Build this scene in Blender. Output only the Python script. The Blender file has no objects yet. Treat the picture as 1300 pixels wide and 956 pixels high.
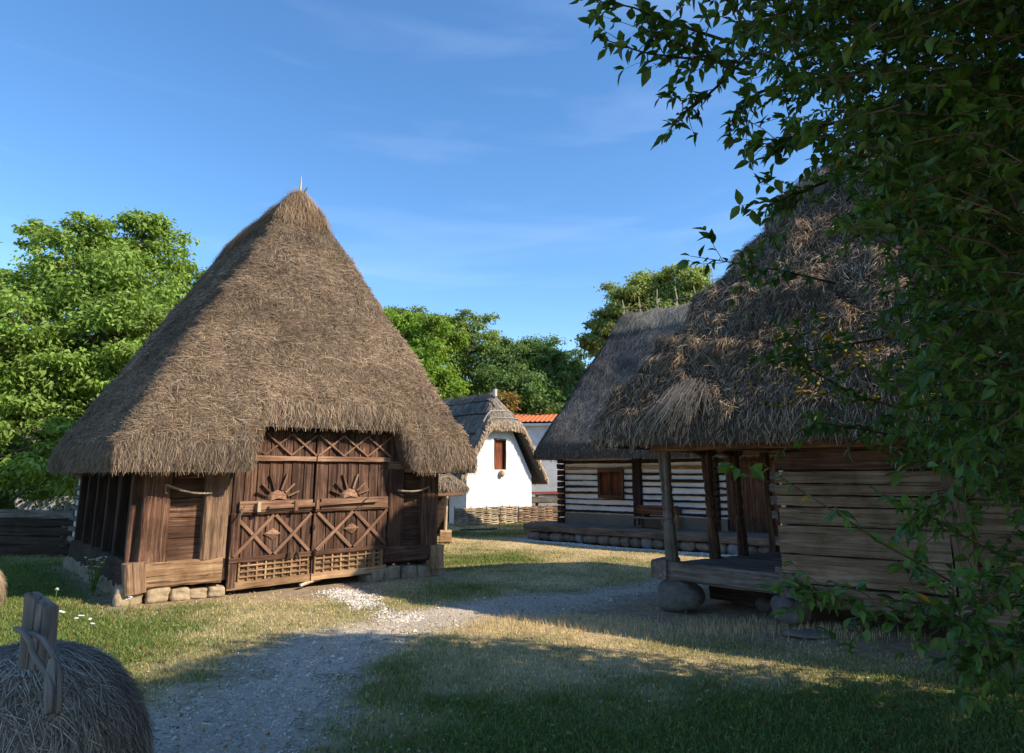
import bpy, math, numpy as np
from mathutils import Vector

# ------------------------------------------------------------------ camera, world, sun
SC = bpy.context.scene
COL = SC.collection
CAMH = 1.75
F = 870.0                                   # focal length in photo pixels (photo 1300 wide)
PITCH = math.atan((604 - 433.5) / F)
cam_d = bpy.data.cameras.new('camera'); cam = bpy.data.objects.new('camera', cam_d); COL.objects.link(cam)
cam.location = (0, 0, CAMH); cam.rotation_euler = (math.pi / 2 + PITCH, 0, 0)
cam_d.sensor_width = 36; cam_d.lens = F / 1300 * 36; cam_d.shift_y = -44.5 / 1300
cam_d.clip_start = .05; cam_d.clip_end = 3000
SC.camera = cam

SUN_EL = math.radians(36.5); SUN_AZ = math.radians(69)      # azimuth measured from straight behind the camera towards the right
SX, SY, SZ = math.cos(SUN_EL) * math.sin(SUN_AZ), -math.cos(SUN_EL) * math.cos(SUN_AZ), math.sin(SUN_EL)
sd = bpy.data.lights.new('sun', 'SUN'); sd.energy = 4.5; sd.angle = math.radians(.53); sd.color = (1, .86, .67)
so = bpy.data.objects.new('sun', sd); COL.objects.link(so)
so.rotation_euler = Vector((SX, SY, SZ)).to_track_quat('Z', 'Y').to_euler()

W = bpy.data.worlds.new('World'); SC.world = W; W.use_nodes = True
nt = W.node_tree; nt.nodes.clear()
out = nt.nodes.new('ShaderNodeOutputWorld'); bg = nt.nodes.new('ShaderNodeBackground')
sky = nt.nodes.new('ShaderNodeTexSky'); sky.sky_type = 'NISHITA'; sky.sun_disc = False
sky.sun_elevation = SUN_EL; sky.sun_rotation = math.atan2(SX, SY)
sky.air_density = 1.0; sky.dust_density = .3; sky.ozone_density = 3.5; sky.altitude = 100
bg.inputs['Strength'].default_value = .15
tc = nt.nodes.new('ShaderNodeTexCoord'); mp = nt.nodes.new('ShaderNodeMapping')
mp.inputs['Rotation'].default_value = (0, math.radians(-26), math.radians(30)); mp.inputs['Scale'].default_value = (1.3, 1.3, 9)
n1 = nt.nodes.new('ShaderNodeTexNoise'); n1.inputs['Scale'].default_value = 1.7; n1.inputs['Detail'].default_value = 7; n1.inputs['Distortion'].default_value = .5
rp = nt.nodes.new('ShaderNodeValToRGB'); rp.color_ramp.elements[0].position = .52; rp.color_ramp.elements[1].position = .85
rp.color_ramp.elements[0].color = (0, 0, 0, 1); rp.color_ramp.elements[1].color = (.13, .13, .13, 1)
mx = nt.nodes.new('ShaderNodeMixRGB'); mx.inputs['Color2'].default_value = (5.2, 6.0, 7.2, 1)
L = nt.links.new
L(tc.outputs['Generated'], mp.inputs['Vector']); L(mp.outputs[0], n1.inputs['Vector']); L(n1.outputs['Fac'], rp.inputs[0])
L(rp.outputs[0], mx.inputs['Fac']); hs_ = nt.nodes.new('ShaderNodeHueSaturation'); hs_.inputs['Saturation'].default_value = 1.17; L(sky.outputs[0], hs_.inputs['Color']); L(hs_.outputs[0], mx.inputs['Color1']); L(mx.outputs[0], bg.inputs['Color']); L(bg.outputs[0], out.inputs[0])

SC.view_settings.view_transform = 'Standard'; SC.view_settings.look = 'None'
SC.view_settings.exposure = .78; SC.view_settings.gamma = 1; SC.view_settings.use_curve_mapping = False

# ------------------------------------------------------------------ helpers
rng = np.random.default_rng(11)
A_ = np.array
def U(a, b, n=None): return rng.uniform(a, b, n)
CP, SP = math.cos(PITCH), math.sin(PITCH)
def project(p):
    p = np.atleast_2d(p); y, z = p[:, 1], p[:, 2] - CAMH
    d = y * CP + z * SP; u = -y * SP + z * CP
    dd = np.where(d > .05, d, .05)
    return 650 + F * p[:, 0] / dd, 433.5 - F * u / dd, d
def ray(px, py):
    x, u = (px - 650) / F, (433.5 - py) / F
    return A_([x, CP - u * SP, SP + u * CP])
def at(px, py, dist):                      # the point seen at that pixel, Y metres ahead
    r = ray(px, py); return A_([0, 0, CAMH]) + r * dist / r[1]
def onground(px, py, z=0):
    r = ray(px, py); return A_([0, 0, CAMH]) + r * (z - CAMH) / r[2]

def vnoise(p, seed=0):
    p = np.asarray(p, float); i = np.floor(p).astype(np.int64); f = p - i; f = f * f * (3 - 2 * f)
    def h(o):
        q = i + A_(o); n = (q[:, 0] * 374761393 + q[:, 1] * 668265263 + q[:, 2] * 2147483647 + seed * 974634777) & 0xffffffff
        n = ((n ^ (n >> 13)) * 1274126177) & 0xffffffff; n = n ^ (n >> 16)
        return (n & 0xffff) / 32767.5 - 1
    r = 0
    for dx in (0, 1):
        for dy in (0, 1):
            for dz in (0, 1):
                w = (f[:, 0] if dx else 1 - f[:, 0]) * (f[:, 1] if dy else 1 - f[:, 1]) * (f[:, 2] if dz else 1 - f[:, 2])
                r = r + w * h((dx, dy, dz))
    return r
def fbm(p, oct=4, seed=0):
    r = 0; a = 1; s = 1; t = 0
    for o in range(oct):
        r = r + a * vnoise(np.asarray(p) * s, seed + o * 17); t += a; a *= .5; s *= 2.03
    return r / t
def nrm(v):
    v = np.asarray(v, float); return v / np.maximum(np.linalg.norm(v, axis=-1, keepdims=True), 1e-9)

class MB:
    """collects shapes that become ONE mesh object"""
    def __init__(s): s.V = []; s.Q = []; s.T = []; s.G = []; s.C = []; s.n = 0
    def add(s, V, Q=None, T=None, gc=None, col=None):
        V = np.asarray(V, float).reshape(-1, 3); k = len(V)
        s.V.append(V)
        if Q is not None and len(Q): s.Q.append(np.asarray(Q, int).reshape(-1, 4) + s.n)
        if T is not None and len(T): s.T.append(np.asarray(T, int).reshape(-1, 3) + s.n)
        s.G.append(V if gc is None else np.asarray(gc, float).reshape(-1, 3))
        if col is None: col = .5
        c = np.asarray(col, float)
        if c.ndim == 0: c = np.full((k, 3), float(c))
        elif c.ndim == 1: c = np.tile(c, (k, 1))
        s.C.append(c); s.n += k
    def beam(s, p0, p1, w, h, up=(0, 0, 1), seg=5, wob=.006, ch=.1, prof=None, wav=0, t=None, flat_ends=False):
        p0 = A_(p0, float); p1 = A_(p1, float); d = p1 - p0; Ln = np.linalg.norm(d); d = d / Ln
        up = A_(up, float); side = nrm(np.cross(d, up)); up = np.cross(side, d)
        c = min(w, h) * ch
        sec = A_([(-w/2+c, -h/2), (w/2-c, -h/2), (w/2, -h/2+c), (w/2, h/2-c), (w/2-c, h/2), (-w/2+c, h/2), (-w/2, h/2-c), (-w/2, -h/2+c)])
        ts = np.linspace(0, 1, seg + 1); off = U(0, 50)
        sd_ = int(U(0, 9999)); V = []; G = []
        for k, tt in enumerate(ts):
            sc = 1 if prof is None else np.interp(tt, [q[0] for q in prof], [q[1] for q in prof])
            a = sec * sc + rng.normal(0, wob, (8, 2)) * (.4 if flat_ends else 1)
            if wav:
                x = A_([[off + tt * Ln * .9, 3.3, 7.7]]); x2 = A_([[off + tt * Ln * .9, 13.3, 1.7]])
                wv = vnoise(x, sd_)[0] * wav; wh = vnoise(x2, sd_)[0] * wav
                a[:, 1] = a[:, 1] + wv + np.sign(a[:, 1]) * wh
            V.append(p0 + d * Ln * tt + side * a[:, :1] + up * a[:, 1:])
            G.append(np.column_stack([np.full(8, off + tt * Ln), off * .37 + a[:, 0], off * .61 + a[:, 1]]))
        Q = []
        for k in range(seg):
            for j in range(8):
                j2 = (j + 1) % 8; Q.append((k*8+j, k*8+j2, (k+1)*8+j2, (k+1)*8+j))
        e = seg * 8
        Q += [(3, 2, 1, 0), (7, 4, 3, 0), (7, 6, 5, 4), (e, e+1, e+2, e+3), (e, e+3, e+4, e+7), (e+4, e+5, e+6, e+7)]
        s.add(np.vstack(V), Q, None, np.vstack(G), U(.2, .8) if t is None else t)
    def tube(s, pts, rad, sides=7, t=None, rough=0):
        pts = np.asarray(pts, float); n = len(pts); rad = np.broadcast_to(np.asarray(rad, float), (n,))
        tg = nrm(np.gradient(pts, axis=0)); ref = A_([.13, .21, 1.]) if abs(tg[0][2]) < .9 else A_([1., .1, 0])
        a = nrm(np.cross(tg, ref)); b = np.cross(tg, a); an = np.arange(sides) / sides * 2 * np.pi
        off = U(0, 50); R = rad[:, None] * (1 + (rng.normal(0, rough, (n, sides)) if rough else 0))
        V = pts[:, None] + R[..., None] * (np.cos(an)[None, :, None] * a[:, None] + np.sin(an)[None, :, None] * b[:, None])
        ln = np.concatenate([[0], np.cumsum(np.linalg.norm(np.diff(pts, axis=0), axis=1))])
        G = np.stack([np.repeat(ln[:, None] + off, sides, 1), R * np.cos(an) + off * .3, R * np.sin(an) + off * .7], -1)
        i = np.arange(n - 1)[:, None] * sides; j = np.arange(sides)[None]; j2 = (j + 1) % sides
        Q = np.stack([i + j, i + j2, i + sides + j2, i + sides + j], -1).reshape(-1, 4)
        T = [(0, k + 1, k) for k in range(1, sides - 1)] + [((n-1)*sides, (n-1)*sides + k, (n-1)*sides + k + 1) for k in range(1, sides - 1)]
        s.add(V.reshape(-1, 3), Q, T, G.reshape(-1, 3), U(.2, .8) if t is None else t)
    def stone(s, c, r, seed=0, res=10, amp=.22, rot=0, sq=2.0, t=None):
        th = np.linspace(0, np.pi, res + 1); ph = np.arange(res * 2) / (res * 2) * 2 * np.pi
        T_, P_ = np.meshgrid(th, ph, indexing='ij')
        d = np.stack([np.sin(T_) * np.cos(P_), np.sin(T_) * np.sin(P_), np.cos(T_)], -1).reshape(-1, 3)
        rr = (np.abs(d) ** sq).sum(1) ** (-1 / sq)
        v = d * rr[:, None] * (1 + amp * fbm(d * 1.3 + seed * 3.1, 3, seed))[:, None] * A_(r)
        cr, sr = math.cos(rot), math.sin(rot); v = np.column_stack([v[:, 0] * cr - v[:, 1] * sr, v[:, 0] * sr + v[:, 1] * cr, v[:, 2]])
        m = res * 2; i = np.arange(res)[:, None] * m; j = np.arange(m)[None]; j2 = (j + 1) % m
        s.add(v + A_(c), np.stack([i + j, i + m + j, i + m + j2, i + j2], -1).reshape(-1, 4), None, v + seed, U(.2, .8) if t is None else t)
    def quad(s, a, b, c, d, col=None, n=1, m=1):
        a, b, c, d = map(A_, (a, b, c, d)); u = np.linspace(0, 1, n + 1)[None, :, None]; v = np.linspace(0, 1, m + 1)[:, None, None]
        P = (a * (1-u) + b * u) * (1-v) + (d * (1-u) + c * u) * v
        i = np.arange(m)[:, None] * (n + 1); j = np.arange(n)[None]
        s.add(P.reshape(-1, 3), np.stack([i+j, i+j+1, i+n+2+j, i+n+1+j], -1).reshape(-1, 4), None, None, col)
    def build(s, name, mat, parent=None, smooth=False):
        V = np.vstack(s.V); G = np.vstack(s.G); C = np.vstack(s.C)
        org = A_(ROOTLOC.get(parent.name, (0, 0, 0))) if parent is not None else A_((0, 0, 0))
        Q = np.vstack(s.Q) if s.Q else np.zeros((0, 4), int); T = np.vstack(s.T) if s.T else np.zeros((0, 3), int)
        me = bpy.data.meshes.new(name); nq, ntr = len(Q), len(T)
        me.vertices.add(len(V)); me.vertices.foreach_set('co', (V - org).ravel())
        me.loops.add(nq * 4 + ntr * 3); me.loops.foreach_set('vertex_index', np.concatenate([Q.ravel(), T.ravel()]).astype(np.int32))
        me.polygons.add(nq + ntr)
        ls = np.concatenate([np.arange(nq) * 4, nq * 4 + np.arange(ntr) * 3]).astype(np.int32)
        me.polygons.foreach_set('loop_start', ls)
        me.polygons.foreach_set('use_smooth', np.full(nq + ntr, smooth))
        me.update(calc_edges=True)
        g = me.attributes.new('gc', 'FLOAT_VECTOR', 'POINT'); g.data.foreach_set('vector', G.ravel())
        c = me.attributes.new('col', 'FLOAT_COLOR', 'POINT'); c.data.foreach_set('color', np.column_stack([C, np.ones(len(C))]).ravel())
        me.validate()
        o = bpy.data.objects.new(name, me); COL.objects.link(o); o.data.materials.append(mat)
        if parent is not None:
            o.parent = parent; ROOTLOC[o.name] = tuple(org)
        return o
ROOTLOC = {}
def tag(o, label, cat=None, group=None, kind=None):
    if label: o['label'] = label
    if cat: o['category'] = cat
    if group: o['group'] = group
    if kind: o['kind'] = kind
    return o
def thing(name, label, cat, loc, group=None):
    o = bpy.data.objects.new(name, None); COL.objects.link(o); o.location = tuple(float(v) for v in loc)
    o.empty_display_size = .3; ROOTLOC[o.name] = tuple(o.location); return tag(o, label, cat, group)
def beam1(name, mat, parent, p0, p1, w, h, **k):
    m = MB(); m.beam(p0, p1, w, h, **k); return m.build(name, mat, parent)

# ------------------------------------------------------------------ materials
def newmat(name):
    m = bpy.data.materials.new(name); m.use_nodes = True; n = m.node_tree; n.nodes.clear()
    o = n.nodes.new('ShaderNodeOutputMaterial'); p = n.nodes.new('ShaderNodeBsdfPrincipled'); n.links.new(p.outputs[0], o.inputs[0])
    p.inputs['Specular IOR Level'].default_value = .25
    return m, n, p, o
def N(n, t, **k):
    x = n.nodes.new('ShaderNode' + t)
    for a, b in k.items():
        if a in x.inputs: x.inputs[a].default_value = b
        else: setattr(x, a, b)
    return x
def ramp(n, stops):
    r = n.nodes.new('ShaderNodeValToRGB'); e = r.color_ramp.elements
    while len(e) < len(stops): e.new(.5)
    for i, (p, c) in enumerate(stops):
        e[i].position = p; e[i].color = (*((c,) * 3 if np.isscalar(c) else c), 1)
    return r
def noise_node(n, vec, scale, detail=4, rough=.55):
    x = n.nodes.new('ShaderNodeTexNoise'); x.inputs['Scale'].default_value = scale; x.inputs['Detail'].default_value = detail; x.inputs['Roughness'].default_value = rough
    n.links.new(vec, x.inputs['Vector']); return x
def wood(name, dark, mid, light, grain=26, stain=None, bump=.5, rough=.85):
    m, n, p, o = newmat(name); l = n.links.new
    g = N(n, 'Attribute', attribute_name='gc'); c = N(n, 'Attribute', attribute_name='col')
    mp = n.nodes.new('ShaderNodeMapping'); mp.inputs['Scale'].default_value = (1.1, grain, grain); l(g.outputs['Vector'], mp.inputs['Vector'])
    gn = noise_node(n, mp.outputs[0], 1.0, 7, .68); gn.inputs['Distortion'].default_value = .5
    r = ramp(n, [(.28, dark), (.5, mid), (.74, light)]); l(gn.outputs['Fac'], r.inputs[0])
    mp2 = n.nodes.new('ShaderNodeMapping'); mp2.inputs['Scale'].default_value = (.9, grain * 2.4, grain * 2.4); l(g.outputs['Vector'], mp2.inputs['Vector'])
    cn = noise_node(n, mp2.outputs[0], 1.0, 3, .5); cr = ramp(n, [(.34, 0.25), (.40, 1)]); l(cn.outputs['Fac'], cr.inputs[0])
    mul = N(n, 'MixRGB', blend_type='MULTIPLY'); mul.inputs['Fac'].default_value = .8; l(r.outputs[0], mul.inputs['Color1']); l(cr.outputs[0], mul.inputs['Color2'])
    geo = n.nodes.new('ShaderNodeNewGeometry'); big = noise_node(n, geo.outputs['Position'], 2.3, 5, .6)
    br = ramp(n, [(.3, stain if stain else (.62, .6, .58)), (.62, (1.12, 1.1, 1.08))]); l(big.outputs['Fac'], br.inputs[0])
    m2 = N(n, 'MixRGB', blend_type='MULTIPLY'); m2.inputs['Fac'].default_value = 1; l(mul.outputs[0], m2.inputs['Color1']); l(br.outputs[0], m2.inputs['Color2'])
    hs = n.nodes.new('ShaderNodeHueSaturation'); mr = N(n, 'MapRange'); mr.inputs['To Min'].default_value = .62; mr.inputs['To Max'].default_value = 1.38
    l(c.outputs['Fac'], mr.inputs['Value']); l(mr.outputs[0], hs.inputs['Value']); l(m2.outputs[0], hs.inputs['Color']); l(hs.outputs[0], p.inputs['Base Color'])
    b = N(n, 'Bump'); b.inputs['Strength'].default_value = bump; b.inputs['Distance'].default_value = .012
    ad = N(n, 'Math', operation='ADD'); l(gn.outputs['Fac'], ad.inputs[0]); l(cr.outputs[0], ad.inputs[1]); l(ad.outputs[0], b.inputs['Height']); l(b.outputs[0], p.inputs['Normal'])
    p.inputs['Roughness'].default_value = rough
    return m
def colmat(name, rough=.9, mult=1.0, nscale=0, nlo=.7, nhi=1.25, bump=0, trans=0, spec=.15, bscale=None):
    """colour comes from the thing's own 'col' attribute, mottled by noise"""
    m, n, p, o = newmat(name); l = n.links.new
    c = N(n, 'Attribute', attribute_name='col'); src = c.outputs['Color']
    geo = n.nodes.new('ShaderNodeNewGeometry')
    if nscale:
        x = noise_node(n, geo.outputs['Position'], nscale, 6, .62); r = ramp(n, [(.3, nlo), (.7, nhi)]); l(x.outputs['Fac'], r.inputs[0])
        mu = N(n, 'MixRGB', blend_type='MULTIPLY'); mu.inputs['Fac'].default_value = 1; l(src, mu.inputs['Color1']); l(r.outputs[0], mu.inputs['Color2']); src = mu.outputs[0]
    l(src, p.inputs['Base Color']); p.inputs['Roughness'].default_value = rough; p.inputs['Specular IOR Level'].default_value = spec
    if bump:
        x = noise_node(n, geo.outputs['Position'], bscale or nscale, 6, .65); b = N(n, 'Bump'); b.inputs['Strength'].default_value = bump; b.inputs['Distance'].default_value = .02
        l(x.outputs['Fac'], b.inputs['Height']); l(b.outputs[0], p.inputs['Normal'])
    if trans:
        t = n.nodes.new('ShaderNodeBsdfTranslucent'); hs = n.nodes.new('ShaderNodeHueSaturation'); hs.inputs['Hue'].default_value = .485; hs.inputs['Saturation'].default_value = 1.15; hs.inputs['Value'].default_value = 1.7
        l(src, hs.inputs['Color']); l(hs.outputs[0], t.inputs['Color'])
        mx = n.nodes.new('ShaderNodeMixShader'); mx.inputs[0].default_value = trans; l(p.outputs[0], mx.inputs[1]); l(t.outputs[0], mx.inputs[2]); l(mx.outputs[0], o.inputs[0])
    return m
M = dict(
    barn=wood('barn_wood', (.022, .011, .008), (.10, .052, .033), (.26, .155, .10), 24, (.55, .5, .48)),
    gate=wood('gate_wood', (.014, .008, .006), (.085, .043, .028), (.27, .18, .13), 30, (.5, .45, .44)),
    trim=wood('gate_trim_wood', (.07, .035, .022), (.24, .135, .085), (.42, .29, .20), 30, (.6, .55, .52)),
    sill=wood('sill_wood', (.13, .07, .04), (.36, .23, .13), (.50, .36, .22), 16, (.55, .48, .42)),
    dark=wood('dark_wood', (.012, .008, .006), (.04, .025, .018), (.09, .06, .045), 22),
    grey=wood('grey_wood', (.06, .05, .042), (.16, .135, .115), (.28, .25, .22), 24),
    plank=wood('plank_wood', (.085, .056, .037), (.245, .172, .113), (.39, .295, .205), 22, (.6, .52, .46)),
    brown=wood('brown_wood', (.07, .042, .028), (.20, .125, .078), (.33, .23, .155), 26),
    red=wood('red_wood', (.05, .015, .008), (.19, .055, .026), (.30, .11, .06), 26),
    straw=wood('pale_pole_wood', (.22, .17, .11), (.42, .34, .24), (.55, .47, .36), 30),
    strand=colmat('straw_strands', 1, spec=.03),
    thatch=colmat('thatch_body', 1, nscale=14, nlo=.45, nhi=1.2, bump=.8, spec=.02),
    leaf=colmat('leaves', .55, trans=.33, spec=.28),
    leafn=colmat('near_leaves', .42, trans=.30, spec=.4),
    grass=colmat('grass_blades', .8, trans=.25, spec=.1),
    ground=colmat('ground_soil', 1, nscale=9, nlo=.68, nhi=1.22, bump=.9, spec=.05, bscale=40),
    gravel=colmat('gravel', 1, nscale=55, nlo=.5, nhi=1.35, bump=1, spec=.05),
    stone=colmat('stone', .95, nscale=7, nlo=.6, nhi=1.25, bump=.6, spec=.15, bscale=22),
    plaster=colmat('lime_plaster', .95, nscale=1.6, nlo=.76, nhi=1.04, bump=.35, spec=.1, bscale=9),
    tile=colmat('clay_tile', .8, nscale=6, nlo=.7, nhi=1.2),
    bark=colmat('bark', 1, nscale=12, nlo=.5, nhi=1.3, bump=1, spec=.05),
    iron=colmat('dark_iron', .6),
)

# ------------------------------------------------------------------ strands, thatch
def strands(mb, P, Nn, n_dir, ln, w, jit, lift, cols, sag=0, colw=None):
    k = len(P); d = n_dir
    ang = rng.normal(0, jit, k); s = nrm(np.cross(Nn, d)); d = nrm(d * np.cos(ang)[:, None] + s * np.sin(ang)[:, None])
    s = nrm(np.cross(Nn, d)); Ls = U(ln[0], ln[1], k)[:, None]; ws = U(w[0], w[1], k)[:, None] * .5
    lf = (rng.random(k) ** 2 * lift)[:, None]
    # curve each straw in two segments
    bend = rng.normal(0, .055, k)[:, None] * Ls
    a = P - d * Ls * .5 + Nn * .004; b = P + Nn * (lf * .5 + .012) + s * bend; c = P + d * Ls * .5 + Nn * lf - A_([0, 0, 1]) * sag * Ls
    V = np.stack([a - s*ws, a + s*ws, b + s*ws, b - s*ws, c + s*ws*.5, c - s*ws*.5], 1).reshape(-1, 3)
    i = np.arange(k)[:, None] * 6
    Q = np.vstack([i + A_([[0, 1, 2, 3]]), i + A_([[3, 2, 4, 5]])])
    cs = A_(cols)[rng.choice(len(cols), k, p=colw)] * U(.65, 1.25, (k, 1)) * (1 + .6 * fbm(P * A_([.9, .9, 1.8]), 4, 91))[:, None]
    mb.add(V, Q, None, None, np.repeat(cs, 6, 0))

def smin(a, b, k):
    h = np.clip(.5 + .5 * (b - a) / k, 0, 1); return b * (1 - h) + a * h - k * h * (1 - h)

TH = [(.20, .155, .115), (.28, .225, .165), (.37, .30, .22), (.13, .10, .075), (.24, .20, .16)]
def grid_faces(nb, na, flip=False):
    i = np.arange(nb - 1)[:, None] * na; j = np.arange(na - 1)[None]
    Q = np.stack([i + j, i + j + 1, i + na + j + 1, i + na + j], -1).reshape(-1, 4)
    return Q[:, ::-1] if flip else Q
def thatch_roof(parent, O, f, g, av, bfun, ar, br, ze, H, thick=.26, smooth_k=.45, sag=0., amp=.05, nfreq=1.6, lump=0,
                nstr=30000, ln=(.12, .32), w=(.008, .016), jit=.6, lift=.05, cols=TH, colw=None, cap=True, under='flat',
                base=(.16, .125, .095), fringe=60, fr_ln=(.08, .2), nb=90, seed=0, rise=.35, zefun=None, label=None, extra=None, name='thatch', bend=1.0, top_cols=None, hstr=0, fr_cols=None):
    """thatched hip roof: heightfield over a footprint in the frame O + a f + b g"""
    O = A_(O, float); f = A_(f, float); g = A_(g, float); na = len(av)
    a0, a1 = av[0], av[-1]
    tb = np.linspace(0, 1, nb) ** bend
    B0 = A_([bfun(a)[0] for a in av]); B1 = A_([bfun(a)[1] for a in av]); bb0, bb1 = B0.min(), B1.max()
    Ag = np.tile(av, (nb, 1)); Bg = B0[None] + (B1 - B0)[None] * tb[:, None]
    def hz(a, b):
        tl = (a - a0) / max(ar[0] - a0, 1e-3); tr = (a1 - a) / max(a1 - ar[1], 1e-3)
        tf = (b - bb0) / max(br[0] - bb0, 1e-3) if br[0] > bb0 else 9 + 0 * b; tk = (bb1 - b) / max(bb1 - br[1], 1e-3) if br[1] < bb1 else 9 + 0 * b
        k = smooth_k / (H - ze)
        t = smin(smin(tl, tr, k), smin(tf, tk, k), k)
        t = smin(t, 1 + 0 * t, .12) + .03
        t = t - sag * np.sin(np.clip(t, 0, 1) * np.pi)
        return ze + (H - ze) * t
    Z = hz(Ag, Bg) + thick * .5
    if extra: Z = extra(Ag, Bg, Z)
    P = O[None, None, :] + Ag[..., None] * f + Bg[..., None] * g; P = P.copy(); P[..., 2] = Z
    Pf = P.reshape(-1, 3)
    def normals(P):
        du = np.gradient(P, axis=1); dv = np.gradient(P, axis=0); n = nrm(np.cross(du, dv)); return n * np.where(n[..., 2:] < 0, -1, 1)
    n0 = normals(P)
    dz = amp * fbm(Pf * nfreq, 4, seed).reshape(Z.shape)
    if lump:
        ly = Pf * A_([3.2, 3.2, 3.6]); dz = dz + lump * (np.abs(fbm(ly, 3, seed + 5)) * 2 - .4).reshape(Z.shape)
    P = P + n0 * dz[..., None]
    n1 = normals(P)
    ef = A_([zefun(a) if zefun else 0. for a in av])
    di = np.minimum.reduce([Ag - a0, a1 - Ag, Bg - B0[None], B1[None] - Bg])
    Bt = P.copy()
    if under == 'flat': Bt[..., 2] = np.minimum(Z - .03, ze - thick * .5 + ef[None] + np.minimum(di, .8) * rise)
    else: Bt[..., 2] = P[..., 2] - thick
    mb = MB(); cb = A_(base)
    cc = cb * (1 + .25 * fbm(P.reshape(-1, 3) * .9, 3, seed + 3))[:, None]
    mb.add(P.reshape(-1, 3), grid_faces(nb, na), None, None, cc)
    mb.add(Bt.reshape(-1, 3), grid_faces(nb, na, True), None, None, cb * .8)
    ring = [(0, j) for j in range(na)] + [(i, na - 1) for i in range(1, nb)] + [(nb - 1, j) for j in range(na - 2, -1, -1)] + [(i, 0) for i in range(nb - 2, 0, -1)]
    ri = A_([r[0] for r in ring]); rj = A_([r[1] for r in ring]); top = P[ri, rj]; bot = Bt[ri, rj]
    ctr = P.mean((0, 1)); ou = top - ctr; ou[:, 2] = 0; tgt = np.roll(top, -1, 0) - np.roll(top, 1, 0); tgt[:, 2] = 0
    on = nrm(np.cross(nrm(tgt), A_([0, 0, 1.]))); on = on * np.where((on * ou).sum(1, keepdims=True) < 0, -1, 1)
    mid = (top + bot) / 2 + on * (.05 + .03 * fbm(top * 3, 2, seed)[:, None])
    k = len(ring); Vr = np.vstack([top, mid, bot]); j = np.arange(k); j2 = (j + 1) % k
    Q = np.vstack([np.stack([j, j + k, j2 + k, j2], -1), np.stack([j + k, j + 2*k, j2 + 2*k, j2 + k], -1)])
    mb.add(Vr, Q, None, None, cb)
    roof = mb.build(name, M['thatch'], parent, smooth=True)
    if label: roof['label'] = label
    # straws over the surface, one mesh
    sb = MB(); q = grid_faces(nb, na); PP = P.reshape(-1, 3); NN = n1.reshape(-1, 3)
    ar_ = np.linalg.norm(np.cross(PP[q[:, 2]] - PP[q[:, 0]], PP[q[:, 3]] - PP[q[:, 1]]), axis=1); pr = ar_ / ar_.sum()
    pk = rng.choice(len(q), nstr, p=pr); uu, vv = U(0, 1, (nstr, 1)), U(0, 1, (nstr, 1))
    c4 = PP[q[pk]]; X = (c4[:, 0]*(1-uu) + c4[:, 1]*uu)*(1-vv) + (c4[:, 3]*(1-uu) + c4[:, 2]*uu)*vv; XN = NN[q[pk, 0]]
    dn = A_([0, 0, -1.]) - XN * (-XN[:, 2:]); dn = nrm(dn + 1e-4)
    strands(sb, X, XN, dn, ln, w, jit, lift, cols, colw=colw)
    if hstr:
        pk = rng.choice(len(q), hstr, p=pr); uu, vv = U(0, 1, (hstr, 1)), U(0, 1, (hstr, 1)); c4 = PP[q[pk]]; X2 = (c4[:, 0]*(1-uu) + c4[:, 1]*uu)*(1-vv) + (c4[:, 3]*(1-uu) + c4[:, 2]*uu)*vv; N2 = NN[q[pk, 0]]
        keep = vnoise(X2 * A_([1.2, 1.2, 7]), 44) > -.25; X2, N2 = X2[keep], N2[keep]; d2 = nrm(np.cross(N2, A_([0, 0, 1.])))
        strands(sb, X2, N2, d2, (.08, .30), (.004, .008), .38, .035, cols, colw=colw)
    if top_cols is not None:
        sel = X[:, 2] > H - .55; 
        if sel.sum(): strands(sb, np.repeat(X[sel], 3, 0) + rng.normal(0, .03, (sel.sum() * 3, 3)), np.repeat(XN[sel], 3, 0), np.repeat(dn[sel], 3, 0), (.15, .4), w, .25, lift * 1.3, top_cols)
    # fringe along the eave
    per = np.linalg.norm(np.roll(top, -1, 0) - top, axis=1); nf = int(per.sum() * fringe * 6); pk = rng.choice(k, nf, p=per / per.sum())
    tt = U(0, 1, (nf, 1)); vv = U(0, 1, (nf, 1)); tp, md, bt = (q_[pk] * (1 - tt) + q_[(pk+1) % k] * tt for q_ in (top, mid, bot))
    X = np.where(vv < .5, tp * (1 - 2*vv) + md * 2*vv, md * (2 - 2*vv) + bt * (2*vv - 1)) + on[pk] * U(-.02, .03, (nf, 1)); d = nrm(A_([0, 0, -1.]) + on[pk] * U(.1, .7, (nf, 1)))
    strands(sb, X, on[pk], d, fr_ln, w, .3, .03, fr_cols or cols, colw=colw)
    sb.build(name + '_straw', M['strand'], roof)
    return roof, P, n1, hz

# ------------------------------------------------------------------ ground
def line_dist(p, pts):
    d = np.full(len(p), 1e9); pts = A_(pts, float)
    for a, b in zip(pts[:-1], pts[1:]):
        ab = b - a; t = np.clip(((p - a) @ ab) / (ab @ ab), 0, 1); d = np.minimum(d, np.linalg.norm(p - a - t[:, None] * ab, axis=1))
    return d
PATHL = [(-2.5, 0), (-2.15, 4), (-1.95, 6.07), (-1.85, 7.94), (-.94, 9.4), (.58, 10.5), (2.3, 11.5), (3.8, 12.9), (5.5, 14.8)]
SPUR = [(-1.5, 9.3), (-2.15, 10.3), (-2.6, 11.1)]
BF = nrm(A_([.821, .571])); BG = nrm(A_([-.643, .766])); BL = A_([-5.39, 10.22])
HF = nrm(A_([.784, -.62])); HG = nrm(A_([.62, .784])); HA = A_([2.135, 9.81])
KF = nrm(A_([.77, -.638])); KG = nrm(A_([.638, .77])); KQ = A_([.37, 20.0])
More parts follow.
